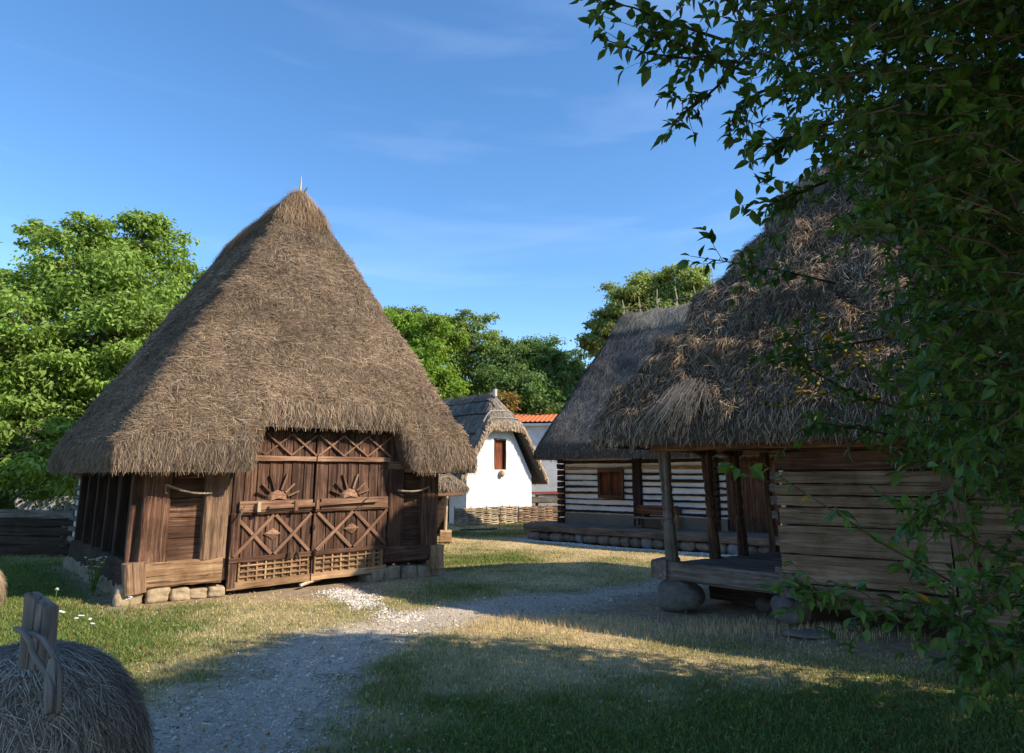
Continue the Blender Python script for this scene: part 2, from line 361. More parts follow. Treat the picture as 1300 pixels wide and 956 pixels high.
def gheight(x, y):
    p = np.column_stack([x, y, 0 * x]); far = np.clip((np.hypot(x, y) - 60) / 200, 0, 1)
    return .035 * fbm(p * .5, 3, 3) + .012 * fbm(p * 2.5, 3, 9) + far * 2 - .02
def masks(x, y):
    p2 = np.column_stack([x, y]); p3 = np.column_stack([x, y, 0 * x])
    n = fbm(p3 * .9, 4, 21); nf = fbm(p3 * 3.2, 3, 31)
    dp = line_dist(p2, PATHL) + .34 * n + .2 * nf
    path = np.clip((.84 - dp) / .55, 0, 1)
    sp = np.clip((.38 - line_dist(p2, SPUR) - .2 * n - .2 * nf) / .3, 0, 1)
    green = .15 + 0 * x
    def blob(cx, cy, rx, ry): return np.exp(-(((x - cx) / rx) ** 2 + ((y - cy) / ry) ** 2))
    green += 1.1 * blob(-5.2, 7.4, 2.6, 1.5) + 1.2 * blob(-9, 12, 4, 4) + .9 * blob(1.5, 5.0, 4.5, 1.7) + .7 * blob(5, 5, 3, 2) + .8 * blob(-.6, 15.5, 1.8, 2.4) + .7 * blob(-.4, 22, 3, 1.4) + .5 * blob(-.4, 11.3, 1.2, .7) + .5 * blob(2.3, 9.9, .8, .35)
    green += np.clip((y - 24) / 6, 0, 1) + np.clip((-x - 10) / 5, 0, 1) + np.clip((x - 12) / 4, 0, 1)
    green = np.clip(green + .55 * n + .25 * nf, 0, 1)
    # bare soil: along the barn, under the porch house, its front
    rel = p2 - BL; ff = BF; det = BF[0]*BG[1] - BF[1]*BG[0]
    a = (rel[:, 0]*BG[1] - rel[:, 1]*BG[0]) / det; b = (BF[0]*rel[:, 1] - BF[1]*rel[:, 0]) / det
    dirt = np.clip(1.2 - np.maximum(np.maximum(-a - .1, a - 5.0), np.maximum(-b - .15, b - 5.3)) / .45, 0, 1)
    dirt = np.maximum(dirt, np.clip(1.1 - (np.abs(a - 2.5) / 1.3) ** 2 - np.clip(-b - .8, 0, 9) / .5, 0, 1) * (b < .5))
    r2 = p2 - HA; u = r2 @ HF; v = r2 @ HG
    dirt = np.maximum(dirt, np.clip(1.1 - np.maximum(np.maximum(-u - .9, u - 9), np.maximum(-v - .75, v - 3.6)) / .5 + .5 * n, 0, 1))
    dirt = np.clip(dirt + .2 * nf * (dirt > 0.05), 0, 1)
    return path, sp, green, dirt, n, nf
xs = np.concatenate([-np.geomspace(900, 13, 26)[:-1], np.linspace(-13, 13, 300), np.geomspace(13, 900, 26)[1:]])
ys = np.concatenate([-np.geomspace(400, 3, 18)[:-1], np.linspace(-3, 4, 50)[:-1], np.linspace(4, 28, 300), np.geomspace(28, 1500, 30)[1:]])
GX, GY = np.meshgrid(xs, ys); gx, gy = GX.ravel(), GY.ravel()
path, sp, green, dirt, nz, nf = masks(gx, gy)
cg, cd, cs_, cp, cw = A_([.11, .13, .04]), A_([.52, .405, .225]), A_([.36, .27, .18]), A_([.46, .40, .32]), A_([.48, .43, .36])
col = cd * (1 - green[:, None]) + cg * green[:, None]
col = col * (1 - dirt[:, None]) + cs_ * dirt[:, None] * .9
pm = np.clip(path * 1.2, 0, 1)[:, None]; col = col * (1 - pm * .8) + cp * pm * .8
pm = sp[:, None]; col = col * (1 - pm) + cw * pm
m = MB(); gz = gheight(gx, gy); m.add(np.column_stack([gx, gy, gz]), grid_faces(len(ys), len(xs)), None, None, col)
tag(m.build('ground', M['ground'], smooth=True), None, kind='structure')
# gravel path: its own sheet a few millimetres above the ground
Q = grid_faces(len(ys), len(xs)); keep = (path[Q].min(1) > .8) & (gy[Q].max(1) < 16); Q = Q[keep]; u, inv = np.unique(Q, return_inverse=True)
m = MB(); m.add(np.column_stack([gx[u], gy[u], gz[u] + .005]), inv.reshape(-1, 4), None, None, A_([.52, .45, .355]) * (1 + .2 * nz[u])[:, None])
tag(m.build('gravel_path', M['gravel'], smooth=True), None, kind='structure')
# loose pebbles
def pebbles(name, x, y, r, cols, zoff=0, label=None):
    k = len(x); base = A_([[1, 0, 0], [0, 1, 0], [-1, 0, 0], [0, -1, 0], [0, 0, .7], [0, 0, -.7]], float)
    V = base[None] * r[:, None, None] * U(.6, 1.3, (k, 6, 1)); an = U(0, 6.28, k); c, s = np.cos(an)[:, None], np.sin(an)[:, None]
    V = np.stack([V[..., 0]*c - V[..., 1]*s, V[..., 0]*s + V[..., 1]*c, V[..., 2]], -1) + np.stack([x, y, gheight(x, y) + zoff + r*.2], -1)[:, None]
    T = A_([(0,1,4),(1,2,4),(2,3,4),(3,0,4),(1,0,5),(2,1,5),(3,2,5),(0,3,5)]); i = np.arange(k)[:, None, None] * 6
    m = MB(); m.add(V.reshape(-1, 3), None, (i + T[None]).reshape(-1, 3), None, np.repeat(A_(cols)[rng.integers(0, len(cols), k)] * U(.7, 1.15, (k, 1)), 6, 0))
    return tag(m.build(name, M['stone']), label, 'gravel', kind='stuff')
def sample(n, xr, yr, fn):
    x, y = U(*xr, n), U(*yr, n); w = fn(x, y); s = rng.random(n) < w; return x[s], y[s]
x1, y1 = sample(150000, (-5, 4), (4, 14), lambda x, y: np.clip(masks(x, y)[0] + .06, 0, 1) ** 1.2 * np.clip(1.35 - y / 14, .2, 1) * .55)
pebbles('path_gravel', x1, y1, U(.004, .015, len(x1)) * (1 + (rng.random(len(x1)) > .985) * 1.6), [(.60, .53, .43), (.48, .42, .33), (.68, .61, .51), (.38, .33, .25)], .004, 'pale crushed gravel lying over the curving path')
x1, y1 = sample(60000, (-4, 0), (8.5, 12), lambda x, y: masks(x, y)[1] * .38)
pebbles('threshold_gravel', x1, y1, U(.008, .024, len(x1)), [(.62, .56, .48), (.5, .45, .38), (.7, .65, .57)], .003, 'whitish gravel spread in front of the barn gate')
t_ = U(-.2, 8, 5000); o_ = U(-.42, -.06, 5000); pp = KQ + KF * t_[:, None] + KG * o_[:, None]
pebbles('drip_gravel', pp[:, 0], pp[:, 1], U(.012, .035, 5000), [(.55, .54, .52), (.45, .43, .41), (.62, .61, .6)], .003, 'white gravel strip along the foot of the stone plinth')

# grass blades: only what grows on the yard
def in_house(x, y):
    p = np.column_stack([x, y]); rel = p - BL; det = BF[0]*BG[1] - BF[1]*BG[0]
    a = (rel[:, 0]*BG[1] - rel[:, 1]*BG[0]) / det; b = (BF[0]*rel[:, 1] - BF[1]*rel[:, 0]) / det
    i1 = (a > 0) & (a < 4.9) & (b > 0) & (b < 5.4)
    r = p - KQ; i2 = (r @ KF > -.05) & (r @ KG > -.05)
    r = p - HA; i3 = (r @ HF > 0) & (r @ HG > 0) & (r @ HG < 3.6)
    return i1 | i2 | i3
def blades(name, n, xr, yr, hgt, wid, dens, label, colfn, lean=.5):
    x, y = U(*xr, n), yr[0] * (yr[1] / yr[0]) ** U(0, 1, n)
    px, py, d = project(np.column_stack([x, y, 0*x])); path, sp, green, dirt, nz, nf = masks(x, y)
    w = dens(x, y, path, sp, green, dirt, nz, nf) * ((px > -60) & (px < 1360)) * (~in_house(x, y))
    s = rng.random(n) < w; x, y, green, nz, nf = x[s], y[s], green[s], nz[s], nf[s]; k = len(x)
    z = gheight(x, y); h = U(*hgt, k) * np.clip(.6 + .5 * green, .5, 1.2); an = U(0, 6.283, k); wd = U(*wid, k) * (1 + y * .06)
    sx, sy = np.cos(an) * wd / 2, np.sin(an) * wd / 2; lx, ly = rng.normal(0, lean, k) * h, rng.normal(0, lean, k) * h
    a = np.stack([x - sx, y - sy, z - .005], -1); b = np.stack([x + sx, y + sy, z - .005], -1)
    m1 = np.stack([x + sx*.7 + lx*.4, y + sy*.7 + ly*.4, z + h*.62], -1); m2 = np.stack([x - sx*.7 + lx*.4, y - sy*.7 + ly*.4, z + h*.62], -1); t = np.stack([x + lx, y + ly, z + h*.95], -1)
    V = np.stack([a, b, m1, m2, t], 1).reshape(-1, 3); i = np.arange(k)[:, None] * 5
    m = MB(); m.add(V, i + A_([[0, 1, 2, 3]]), i + A_([[3, 2, 4]]), None, np.repeat(colfn(green, nz, nf, k), 5, 0))
    return tag(m.build(name, M['grass']), label, 'grass', kind='stuff')
def gcol(green, nz, nf, k):
    g = A_([.135, .20, .05]); d = A_([.68, .54, .31]); o = A_([.24, .25, .08])
    r = rng.random(k); gg = np.clip(green * 1.25 - .1 + rng.normal(0, .2, k), 0, 1)[:, None]
    c = d * (1 - gg) + g * gg; c = np.where((r < .12)[:, None], o, c); c = np.where((r > .965)[:, None] & (green[:, None] > .5), A_([.25, .10, .05]), c)
    return c * U(.6, 1.3, (k, 1))
blades('grass', 760000, (-13, 12), (4.0, 27), (.016, .052), (.004, .009), lambda x, y, p, s, g, d, n, f: np.clip((1 - p) ** 2.5 * (1 - s) * (1 - .93 * d) * (.28 + .72 * g), .03 * (1 - d), 1), 'short patchy lawn, green in front of the barn and dry straw yellow behind', gcol)
blades('tall_dry_grass', 26000, (-2, 4.5), (7.2, 9.6), (.07, .16), (.003, .005), lambda x, y, p, s, g, d, n, f: (np.exp(-((y - 8.75 + .08 * (x - 1)) / .42) ** 2) * .55 * (x > -1.6) * (1 - p)), 'thin strip of tall dry seeding grass beside the path bend', lambda g, a, b, k: A_([.62, .5, .28]) * U(.6, 1.2, (k, 1)), .22)

n_ = 90000; x, y = U(-9, 7, n_), 4 * 5 ** U(0, 1, n_); px, py, d = project(np.column_stack([x, y, 0*x])); path, sp, green, dirt, nz, nf = masks(x, y)
ok = (rng.random(n_) < green ** 1.5 * (1 - path) * (1 - dirt) * .8 * (fbm(np.column_stack([x, y, 0*x]) * 1.6, 3, 88) > -.12)) & (px > -60) & (px < 1360) & ~in_house(x, y); x, y = x[ok], y[ok]; k = len(x)
def flat_cards(x, y, z, size, col):
    k = len(x); an = U(0, 6.28, k); n = nrm(np.column_stack([rng.normal(0, .45, (k, 2)), np.ones(k)])); d = nrm(np.cross(n, np.stack([np.cos(an), np.sin(an), 0*an], -1))); s = np.cross(n, d); C = np.stack([x, y, z], -1); s_ = size[:, None]
    V = np.stack([C - d*s_*.5, C + s*s_*.36, C + d*s_*.5, C - s*s_*.36], 1).reshape(-1, 3); m = MB(); m.add(V, np.arange(k)[:, None]*4 + A_([[0, 1, 2, 3]]), None, None, np.repeat(col, 4, 0)); return m
cc = A_([[.13, .22, .05], [.19, .27, .07], [.10, .17, .04], [.30, .13, .08]])[rng.choice(4, k, p=[.4, .3, .22, .08])] * U(.7, 1.25, (k, 1))
tag(flat_cards(x, y, gheight(x, y) + U(.012, .045, k), U(.012, .028, k), cc).build('clover', M['grass']), 'low clover and reddish flower tufts mixed through the green lawn', 'ground cover', kind='stuff')
n_ = 2600; x, y = U(-6, 6, n_), 4.2 * 4 ** U(0, 1, n_); ok = ~in_house(x, y); x, y = x[ok], y[ok]; k = len(x)
tag(flat_cards(x, y, gheight(x, y) + U(.008, .03, k), U(.02, .05, k), A_([[.35, .22, .10], [.45, .34, .16], [.22, .13, .07]])[rng.integers(0, 3, k)] * U(.7, 1.2, (k, 1))).build('fallen_leaves', M['leaf']), 'dry brown leaves scattered over the lawn and gravel', 'fallen leaves', kind='stuff')

# ------------------------------------------------------------------ thatched barn
def v3(xy, z): return A_([xy[0], xy[1], z])
def BP(a, b, z): return v3(BL + BF * a + BG * b, z)
bf3 = A_([*BF, 0]); bg3 = A_([*BG, 0])
barn = thing('thatched_barn', 'tall steep thatched barn of dark brown timber with a double gate, at the left', 'barn', BP(0, 0, 0))
BW, BD = 4.9, 5.3
gateL, gateM, gateR = 1.23, 2.53, 3.86
BC = [(.16, .115, .08), (.23, .17, .12), (.37, .285, .20), (.085, .06, .042), (.29, .215, .14)]
def lip(a): return 1 / (1 + math.exp(-(a - (gateL + .20)) / .03)) * (1 / (1 + math.exp((a - (gateR + .12)) / .04)))
def barn_b(a): return (-.5 + .2 * lip(a), BD + .5)
av = np.linspace(-.5, BW + .45, 100)
thatch_roof(barn, (BL[0], BL[1], 0), bf3, bg3, av, barn_b, (2.40, 2.40), (.95, 4.1), 1.95, 6.95, thick=.30, smooth_k=.42, amp=.09, nfreq=1.5, lump=.035,
            nstr=150000, ln=(.05, .16), w=(.0032, .0075), jit=.75, lift=.05, cols=BC, colw=[.3, .26, .14, .18, .12], hstr=120000, fringe=90, nb=120, zefun=lambda a: .72 * lip(a), rise=.15, bend=1.35, seed=4,
            top_cols=[(.30, .20, .12), (.38, .28, .18), (.22, .15, .10)], sag=.0)
# ridge finial and pegs
mm = MB(); top = BP(2.40, 1.0, 7.0); mm.tube([top + A_([0, 0, -.3]), top + A_([0, 0, .05]), top + A_([.0, 0, .42])], [.035, .03, .006], 6); mm.build('finial', M['straw'], barn)
mm = MB(); mm.tube([top + A_([0, 0, -.1]), top + A_([.09, 0, .12]), top + A_([.13, .0, .2])], [.025, .02, .008], 5); mm.build('ridge_peg', M['grey'], barn)
for b in (1.9, 2.7, 3.5):
    mm = MB(); p = BP(2.40, b, 6.88); mm.tube([p, p + A_([U(-.05, .05), 0, .22])], [.02, .012], 5); mm.build('ridge_peg', M['straw'], barn)
# foundation stones
for k, (a, w_, h_) in enumerate([(-.02, .30, .14), (.33, .26, .11), (.62, .22, .09), (.88, .22, .07), (1.12, .2, .08), (3.72, .2, .1), (3.98, .26, .13), (4.3, .25, .13), (4.62, .25, .12), (4.86, .18, .1), (3.6, .15, .06)]):
    s = MB(); s.stone(BP(a, .08, h_ * .6), (w_ * .60, .2, h_ * 1.0), seed=k + 3, res=18, amp=.24, rot=math.atan2(BF[1], BF[0]) + U(-.12, .12), sq=7, t=(A_([.40, .31, .20]) if a < 3 else A_([.26, .21, .15])))
    s.build('foundation_stone', M['stone'], barn, True)
for k, b in enumerate(np.arange(.35, 5.2, .42)):
    s = MB(); s.stone(BP(.06 + U(-.04, .04), b, .08), (.19, .22, .14), seed=k + 40, res=16, amp=.24, rot=.9 + U(-.2, .2), sq=6, t=A_([.22, .18, .13])); s.build('foundation_stone', M['stone'], barn, True)
# sill beams (front pieces either side of the gate, and the long left sill)
beam1('sill_beam', M['sill'], barn, BP(.12, .03, .34), BP(1.17, .03, .36), .30, .35, seg=8, wob=.005)
beam1('sill_beam', M['barn'], barn, BP(3.82, .03, .40), BP(4.72, .03, .40), .28, .27, seg=8, wob=.006)
beam1('sill_end', M['sill'], barn, BP(4.82, -.06, .12), BP(4.82, -.06, .52), .26, .24, up=bg3, seg=3, wob=.006)
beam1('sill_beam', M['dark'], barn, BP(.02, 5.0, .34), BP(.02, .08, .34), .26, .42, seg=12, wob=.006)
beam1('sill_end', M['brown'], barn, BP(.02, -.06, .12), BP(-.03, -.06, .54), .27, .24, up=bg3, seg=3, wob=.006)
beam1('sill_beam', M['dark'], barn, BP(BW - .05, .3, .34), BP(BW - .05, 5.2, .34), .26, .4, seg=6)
# posts
def post(a, w_, mat='barn', z0=.52, z1=1.98, b=.02, th=.2, name='post', prof=None):
    return beam1(name, M[mat], barn, BP(a, b, z0), BP(a, b, z1), w_, th, up=bg3, seg=7, wob=.004, prof=prof)
post(.20, .36, 'barn', prof=[(0, 1.12), (.1, 1.02), (.3, 1), (1, .98)], name='corner_post')
post(1.02, .36, 'brown', z1=2.1, b=-.0); post(4.02, .30, 'barn', z0=.3, z1=2.55)
post(4.70, .34, 'barn', z0=.52, name='corner_post')
post(1.23, .08, 'dark', z0=.2, z1=2.55, b=.07)
# plank panels in the front
def hpanel(a0, a1, zs, b=.06, mat='barn'):
    m = MB()
    for z0, z1 in zip(zs[:-1], zs[1:]): m.beam(BP(a0, b, (z0+z1)/2), BP(a1, b, (z0+z1)/2), .06, z1 - z0 - .008, seg=4, wob=.002)
    m.build('plank_panel', M[mat], barn)
hpanel(.36, .9, [.52, .84, 1.13, 1.42, 1.70, 1.98]); hpanel(4.14, 4.56, [.53, .88, 1.2, 1.5, 1.78, 2.0])
# closed wall behind the gate, back and right
m = MB(); m.beam(BP(.1, .28, 1.1), BP(4.8, .28, 1.1), .05, 1.8, seg=2, wob=0); m.beam(BP(BW - .05, .3, 1.2), BP(BW - .05, 5.2, 1.2), .08, 1.7, seg=2, wob=0); m.beam(BP(.1, 5.2, 1.2), BP(4.8, 5.2, 1.2), .08, 1.7, seg=2, wob=0)
m.build('inner_wall', M['dark'], barn)
m = MB(); m.beam(BP(1.1, .16, 2.42), BP(4.1, .16, 2.42), .1, .45, seg=4); m.build('lintel', M['dark'], barn)
for q0_, q1_ in ((BP(-.3, -.04, 1.93), BP(1.2, -.04, 1.93)), (BP(3.85, -.04, 1.93), BP(5.2, -.04, 1.93)), (BP(.0, -.4, 1.90), BP(.0, 5.4, 1.90))): beam1('wall_plate', M['trim'], barn, q0_, q1_, .14, .13, seg=5)
for a in (4.2, 4.75, 5.15):
    beam1('rafter_end', M['trim'], barn, BP(a, -.42, 1.82 + U(-.01, .02)), BP(a, .3, 1.86), .08, .07, seg=2)
beam1('eave_bracket', M['barn'], barn, BP(4.02, -.10, 2.35), BP(4.28, -.36, 1.78), .07, .09, seg=3)
# left side: dark framed wall
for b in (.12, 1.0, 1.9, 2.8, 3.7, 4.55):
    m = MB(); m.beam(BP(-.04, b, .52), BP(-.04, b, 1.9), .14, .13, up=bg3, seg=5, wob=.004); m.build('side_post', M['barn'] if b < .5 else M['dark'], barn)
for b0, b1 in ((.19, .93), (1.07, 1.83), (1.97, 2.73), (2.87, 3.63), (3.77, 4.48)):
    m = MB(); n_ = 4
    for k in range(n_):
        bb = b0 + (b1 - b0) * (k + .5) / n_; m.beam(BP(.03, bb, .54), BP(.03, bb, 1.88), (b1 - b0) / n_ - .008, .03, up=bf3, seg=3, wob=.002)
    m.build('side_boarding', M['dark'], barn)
# whitewashed log end at the rear of the left side
m = MB(); m.quad(BP(-.035, 4.62, .45), BP(-.035, 5.35, .45), BP(-.035, 5.35, 1.9), BP(-.035, 4.62, 1.9), (.62, .62, .60)); m.build('whitewashed_wall', M['plaster'], barn)
for k in range(7):
    z = .52 + k * .2; beam1('wall_log', M['grey'], barn, BP(-.06, 4.6, z), BP(-.06, 5.42, z + U(-.02, .02)), .09, .075, seg=5, wob=.008)

# the double gate
GB = -.03
def gtilt(a, z): return z + (a - gateM) * .035 * np.clip(1 - (z - .1) / 2.0, 0, 1)
def GP(a, z, o=0): return BP(a, GB - o, gtilt(a, z))
def leaf_gate(a0, a1, sunc, left):
    m = MB(); n_ = 7; es = np.linspace(a0, a1, n_ + 1); es[1:-1] += U(-.03, .03, n_ - 1)
    for e0, e1 in zip(es[:-1], es[1:]): m.beam(GP((e0+e1)/2, .16), GP((e0+e1)/2, 2.5), e1 - e0 - .007, .04, up=bg3, seg=6, wob=.0015)
    lf = m.build('gate_leaf', M['gate'], barn)
    def rail(z0, z1, name='rail', mat='trim', o=.05, x0=0, x1=0):
        beam1(name, M[mat], lf, GP(a0 + x0, (z0+z1)/2, o), GP(a1 - x1, (z0+z1)/2, o), .05, z1 - z0, seg=6, wob=.0025)
    rail(1.985, 2.065); rail(1.20, 1.375, x0=.10, x1=.02); rail(.475, .545, 'rail', 'barn'); rail(2.46, 2.54, 'rail', 'dark')
    rail(1.17, 1.20, 'rail', 'gate', .04)
    # upper crosses
    w = a1 - a0
    for k in range(3):
        s0, s1 = a0 + w * (.02 + .33 * k), a0 + w * (.02 + .33 * (k + 1))
        beam1('brace', M['trim'], lf, GP(s0, 2.08, .035), GP(s1, 2.42, .035), .03, .028, seg=3, wob=.001); beam1('brace', M['trim'], lf, GP(s1, 2.08, .048), GP(s0, 2.42, .048), .03, .028, seg=3, wob=.001)
    # lower big crosses
    for s0, s1 in ((a0 + .06, a0 + w * .5), (a0 + w * .53, a1 - .03)):
        beam1('brace', M['trim'], lf, GP(s0, 1.15, .035), GP(s1, .56, .035), .035, .05, seg=4, wob=.0015); beam1('brace', M['trim'], lf, GP(s0, .56, .06), GP(s1, 1.15, .06), .035, .05, seg=4, wob=.0015)
    # carved diamond
    m = MB(); c = a0 + w * .5; zc = .865; pts = [GP(c - .13, zc, .04), GP(c, zc + .085, .04), GP(c + .13, zc, .04), GP(c, zc - .085, .04)]
    apex = GP(c, zc, .085); base = [p + bg3 * .05 for p in pts]
    m.add(np.vstack([pts, [apex], base]), [(0, 1, 6, 5), (1, 2, 7, 6), (2, 3, 8, 7), (3, 0, 5, 8)], [(0, 4, 1), (1, 4, 2), (2, 4, 3), (3, 4, 0)], None, .75); m.build('diamond_ornament', M['trim'], lf)
    # half sun with rays
    m = MB(); c = sunc; zc = 1.375; R = .155; an = np.linspace(0, math.pi, 15); 
    pr = [GP(c, zc, .075)]; 
    V = [GP(c, zc + .03, .10)] + [GP(c + R*.8*math.cos(t), zc + R*.8*math.sin(t), .085) for t in an] + [GP(c + R*math.cos(t), zc + R*math.sin(t), .03) for t in an]
    T = [(0, k + 1, k + 2) for k in range(14)] + [(k + 1, k + 16, k + 17) for k in range(14)] + [(k + 1, k + 17, k + 2) for k in range(14)]
    m.add(V, None, T, None, .8); m.build('sun_disc', M['trim'], lf)
    for t in np.radians([22, 45, 72, 108, 135, 158]):
        L1 = .42 if 60 < math.degrees(t) < 120 else .36
        beam1('sun_ray', M['trim'] if math.cos(t) > -.2 else M['gate'], lf, GP(c + (R+.01)*math.cos(t), zc + (R+.01)*math.sin(t), .05), GP(c + L1*math.cos(t), zc + L1*math.sin(t), .05), .04, .032, seg=2, wob=.002)
    # lattice of small battens at the foot
    m = MB(); m.beam(GP(a0 + .01, .30, .01), GP(a1, .30, .01), .03, .36, seg=5, wob=.002); m.build('foot_board', M['sill'], lf)
    m = MB(); s0 = a0 + (.16 if left else .05); s1 = a1 - (.04 if left else .1); n_ = 8
    for k in range(n_ + 1): a = s0 + (s1 - s0) * k / n_; m.beam(GP(a, .20, .045), GP(a, .465, .045), .026, .03, up=bg3, seg=2, wob=.001)
    for z in (.26, .34, .42): m.beam(GP(s0, z, .05), GP(s1, z, .05), .03, .022, seg=6, wob=.002)
    m.build('lattice', M['sill'], lf)
    beam1('bottom_rail', M['sill'], lf, GP(a0, .14, .035), GP(a1, .14, .035), .05, .11, seg=6, wob=.003)
    return lf
gl = leaf_gate(gateL + .02, gateM - .012, 1.93, True); gr = leaf_gate(gateM + .012, gateR, 3.14, False)
beam1('gate_stile', M['gate'], gl, GP(gateL + .08, .12, .045), GP(gateL + .08, 1.2, .045), .12, .04, up=bg3, seg=5)
# latch bar across both leaves with hooks and ring
beam1('latch_bar', M['trim'], gl, GP(gateL + .55, 1.27, .11), GP(gateR - .25, 1.32, .11), .05, .05, seg=5, wob=.003)
for a in (1.62, 2.2, 2.55):
    beam1('latch_bracket', M['straw'] if a < 2 else M['trim'], gl, GP(a, 1.21, .13), GP(a, 1.36, .13), .055, .05, up=bg3, seg=2, wob=.002)
m = MB(); m.tube([GP(3.30, 1.23, .15), GP(3.33, 1.3, .17), GP(3.38, 1.36, .18), GP(3.44, 1.37, .15)], [.009] * 4, 6, t=(.05, .045, .04)); m.build('iron_hook', M['iron'], gr, True)
m = MB(); m.tube([GP(1.40, 1.30, .12), GP(1.36, 1.22, .18), GP(1.30, 1.14, .22)], [.012] * 3, 6); m.build('handle_peg', M['grey'], gl, True)
for a in (2.14, 2.28, 2.56): beam1('hinge_wedge', M['dark'], gl, GP(a, .46, .08), GP(a, .56, .10), .045, .04, up=bg3, seg=2)
m = MB(); m.tube([GP(gateM + .0, .98, .06), GP(gateM + .02, .93, .09), GP(gateM, .88, .07)], [.014] * 3, 6, t=(.05, .045, .04)); m.build('padlock', M['iron'], gl, True)
# rods hanging on the wall
for (a0, z0, a1, z1, lab) in ((.28, 1.62, .92, 1.50, 'pale curved rod hung on the left front wall panel of the barn'), (4.0, 1.50, 4.62, 1.56, 'pale straight rod hung right of the barn gate')):
    t = thing('wooden_rod', lab, 'rod', BP(a0, -.12, z1))
    m = MB(); pts = [BP(a0 + (a1-a0)*s, -.14 - .05*math.sin(s*3.1), z0 + (z1-z0)*s - .05*math.sin(s*3.1)) for s in np.linspace(0, 1, 8)]; m.tube(pts, np.linspace(.018, .013, 8), 6, rough=.08); m.build('rod', M['straw'], t)
    m = MB(); e = 0 if a0 < 1 else 1; p = A_(pts[0 if e == 0 else -1]); m.tube([p, p + A_([0, 0, -.07]), p + A_([.01, 0, -.13])], [.016, .018, .012], 6); m.tube([p + bg3*.12, p], [.012, .014], 5); m.build('hanging_hook', M['trim'], t)
t = tag(beam1('wooden_stick', M['straw'], None, BP(2.3, -.25, .05), BP(2.75, .05, .08), .03, .03, seg=3), 'short pale stick lying under the barn gate', 'stick')

# ------------------------------------------------------------------ lean-to behind the barn
lean = thing('thatched_lean_to', 'low thatched lean-to on a thin pole just behind the right side of the barn', 'shelter', (-1.9, 17.6, 0))
q = onground(565, 688); lo = A_([q[0] - 2.1, q[1] - .5, 0]); lf_ = nrm(A_([.9, .30, 0])); lg_ = nrm(A_([-.30, .9, 0]))
thatch_roof(lean, lo, lf_, lg_, np.linspace(0, 2.75, 30), lambda a: (-.2, 3), (.4, 1.0), (1.3, 2.0), 1.42, 2.7, thick=.22, nstr=5000, nb=30, fringe=40, seed=8)
z0 = 1.24
m = MB(); m.tube([A_([q[0], q[1], .3]), A_([q[0] + .03, q[1], 1.3])], [.045, .04], 8); m.build('post', M['straw'], lean)
beam1('footing_block', M['sill'], lean, A_([q[0] - .14, q[1], .15]), A_([q[0] + .16, q[1] + .05, .15]), .28, .32, seg=2)
for k, dz_ in enumerate((0, .1)):
    beam1('rafter', M['trim'], lean, A_([q[0] - 1.2, q[1] - .4 + .2*k, z0 + dz_]), A_([q[0] + .45 - .15 * k, q[1] - .1 + .2*k, z0 + dz_ + .02]), .1, .09, seg=3)
beam1('back_wall', M['dark'], lean, A_([q[0] - 2, q[1] + 1.6, .7]), A_([q[0] - .2, q[1] + 2.2, .7]), .1, 1.3, seg=2)
tag(beam1('fallen_board', M['grey'], None, A_([q[0] + .2, q[1] + 3.2, .08]), A_([q[0] + 1.3, q[1] + 2.7, .14]), .18, .05, seg=3), 'grey board lying in the grass beside the lean-to', 'board')

# ------------------------------------------------------------------ back log house
KW = KQ + KF * .6 + KG * .95
def KP(t, v, z): return v3(KW + KF * t + KG * v, z)
kf3 = A_([*KF, 0]); kg3 = A_([*KG, 0])
kh = thing('striped_log_house', 'thatched log house with white limed joints on a stone plinth, in the back right', 'house', v3(KW, 0))
thatch_roof(kh, v3(KW, 0), kf3, kg3, np.linspace(-.55, 9.6, 110), lambda a: (-.55, 5.55), (.75, 8.2), (2.45, 2.55), 2.36, 6.78, thick=.3, smooth_k=.8, amp=.12, nfreq=.9,
            nstr=110000, ln=(.12, .30), w=(.007, .014), jit=.38, lift=.045, fringe=40, nb=90, seed=12, top_cols=[(.46, .38, .28), (.38, .31, .23)],
            cols=[(.135, .125, .115), (.185, .172, .155), (.24, .22, .195), (.09, .083, .075)], base=(.11, .10, .09), sag=.02)
for t_ in np.arange(.8, 8.2, .62):
    m = MB(); p = KP(t_, 2.5, 6.85); m.tube([p, p + A_([U(-.05, .05), 0, .3]), p + A_([U(-.06, .06), 0, .62 + U(-.1, .1)])], [.03, .025, .015], 5); m.build('ridge_stake', M['straw'], kh)
m = MB(); m.tube([KP(t_, 2.5, 7.1 + U(-.04, .04)) for t_ in np.arange(.6, 8.3, .5)], .018, 5); m.build('ridge_rail', M['grey'], kh)
# plinth platform: top slab of packed clay, edge beam, field stones
m = MB(); m.quad(KP(-.5, -.9, .42), KP(9.5, -.9, .42), KP(9.5, .1, .43), KP(-.5, .1, .43), (.20, .17, .135), 20, 2); m.build('clay_floor', M['ground'], kh)
beam1('edge_beam', M['grey'], kh, KP(-.62, -.9, .33), KP(9.5, -.9, .33), .22, .19, seg=26, wob=.008, wav=.012)
beam1('edge_beam', M['grey'], kh, KP(-.55, -.8, .33), KP(-.55, 5.5, .33), .2, .19, seg=12, wob=.008)
tt = -.55; k = 0
while tt < 9.3:
    w_ = U(.13, .24); s = MB(); s.stone(KP(tt + w_, -.82, .11), (w_ * 1.02, .16, U(.10, .14)), seed=k + 70, amp=.2, rot=math.atan2(KF[1], KF[0]), sq=2.8,
        t=A_([.20, .18, .155]) * U(.7, 1.35) if k % 6 != 4 else A_([.26, .28, .30])); s.build('plinth_stone', M['stone'], kh, True); tt += w_ * 1.95; k += 1
m = MB(); m.beam(KP(-.4, -.6, .1), KP(9.4, -.6, .1), .4, .42, seg=2, wob=0); m.build('plinth_core', M['dark'], kh)
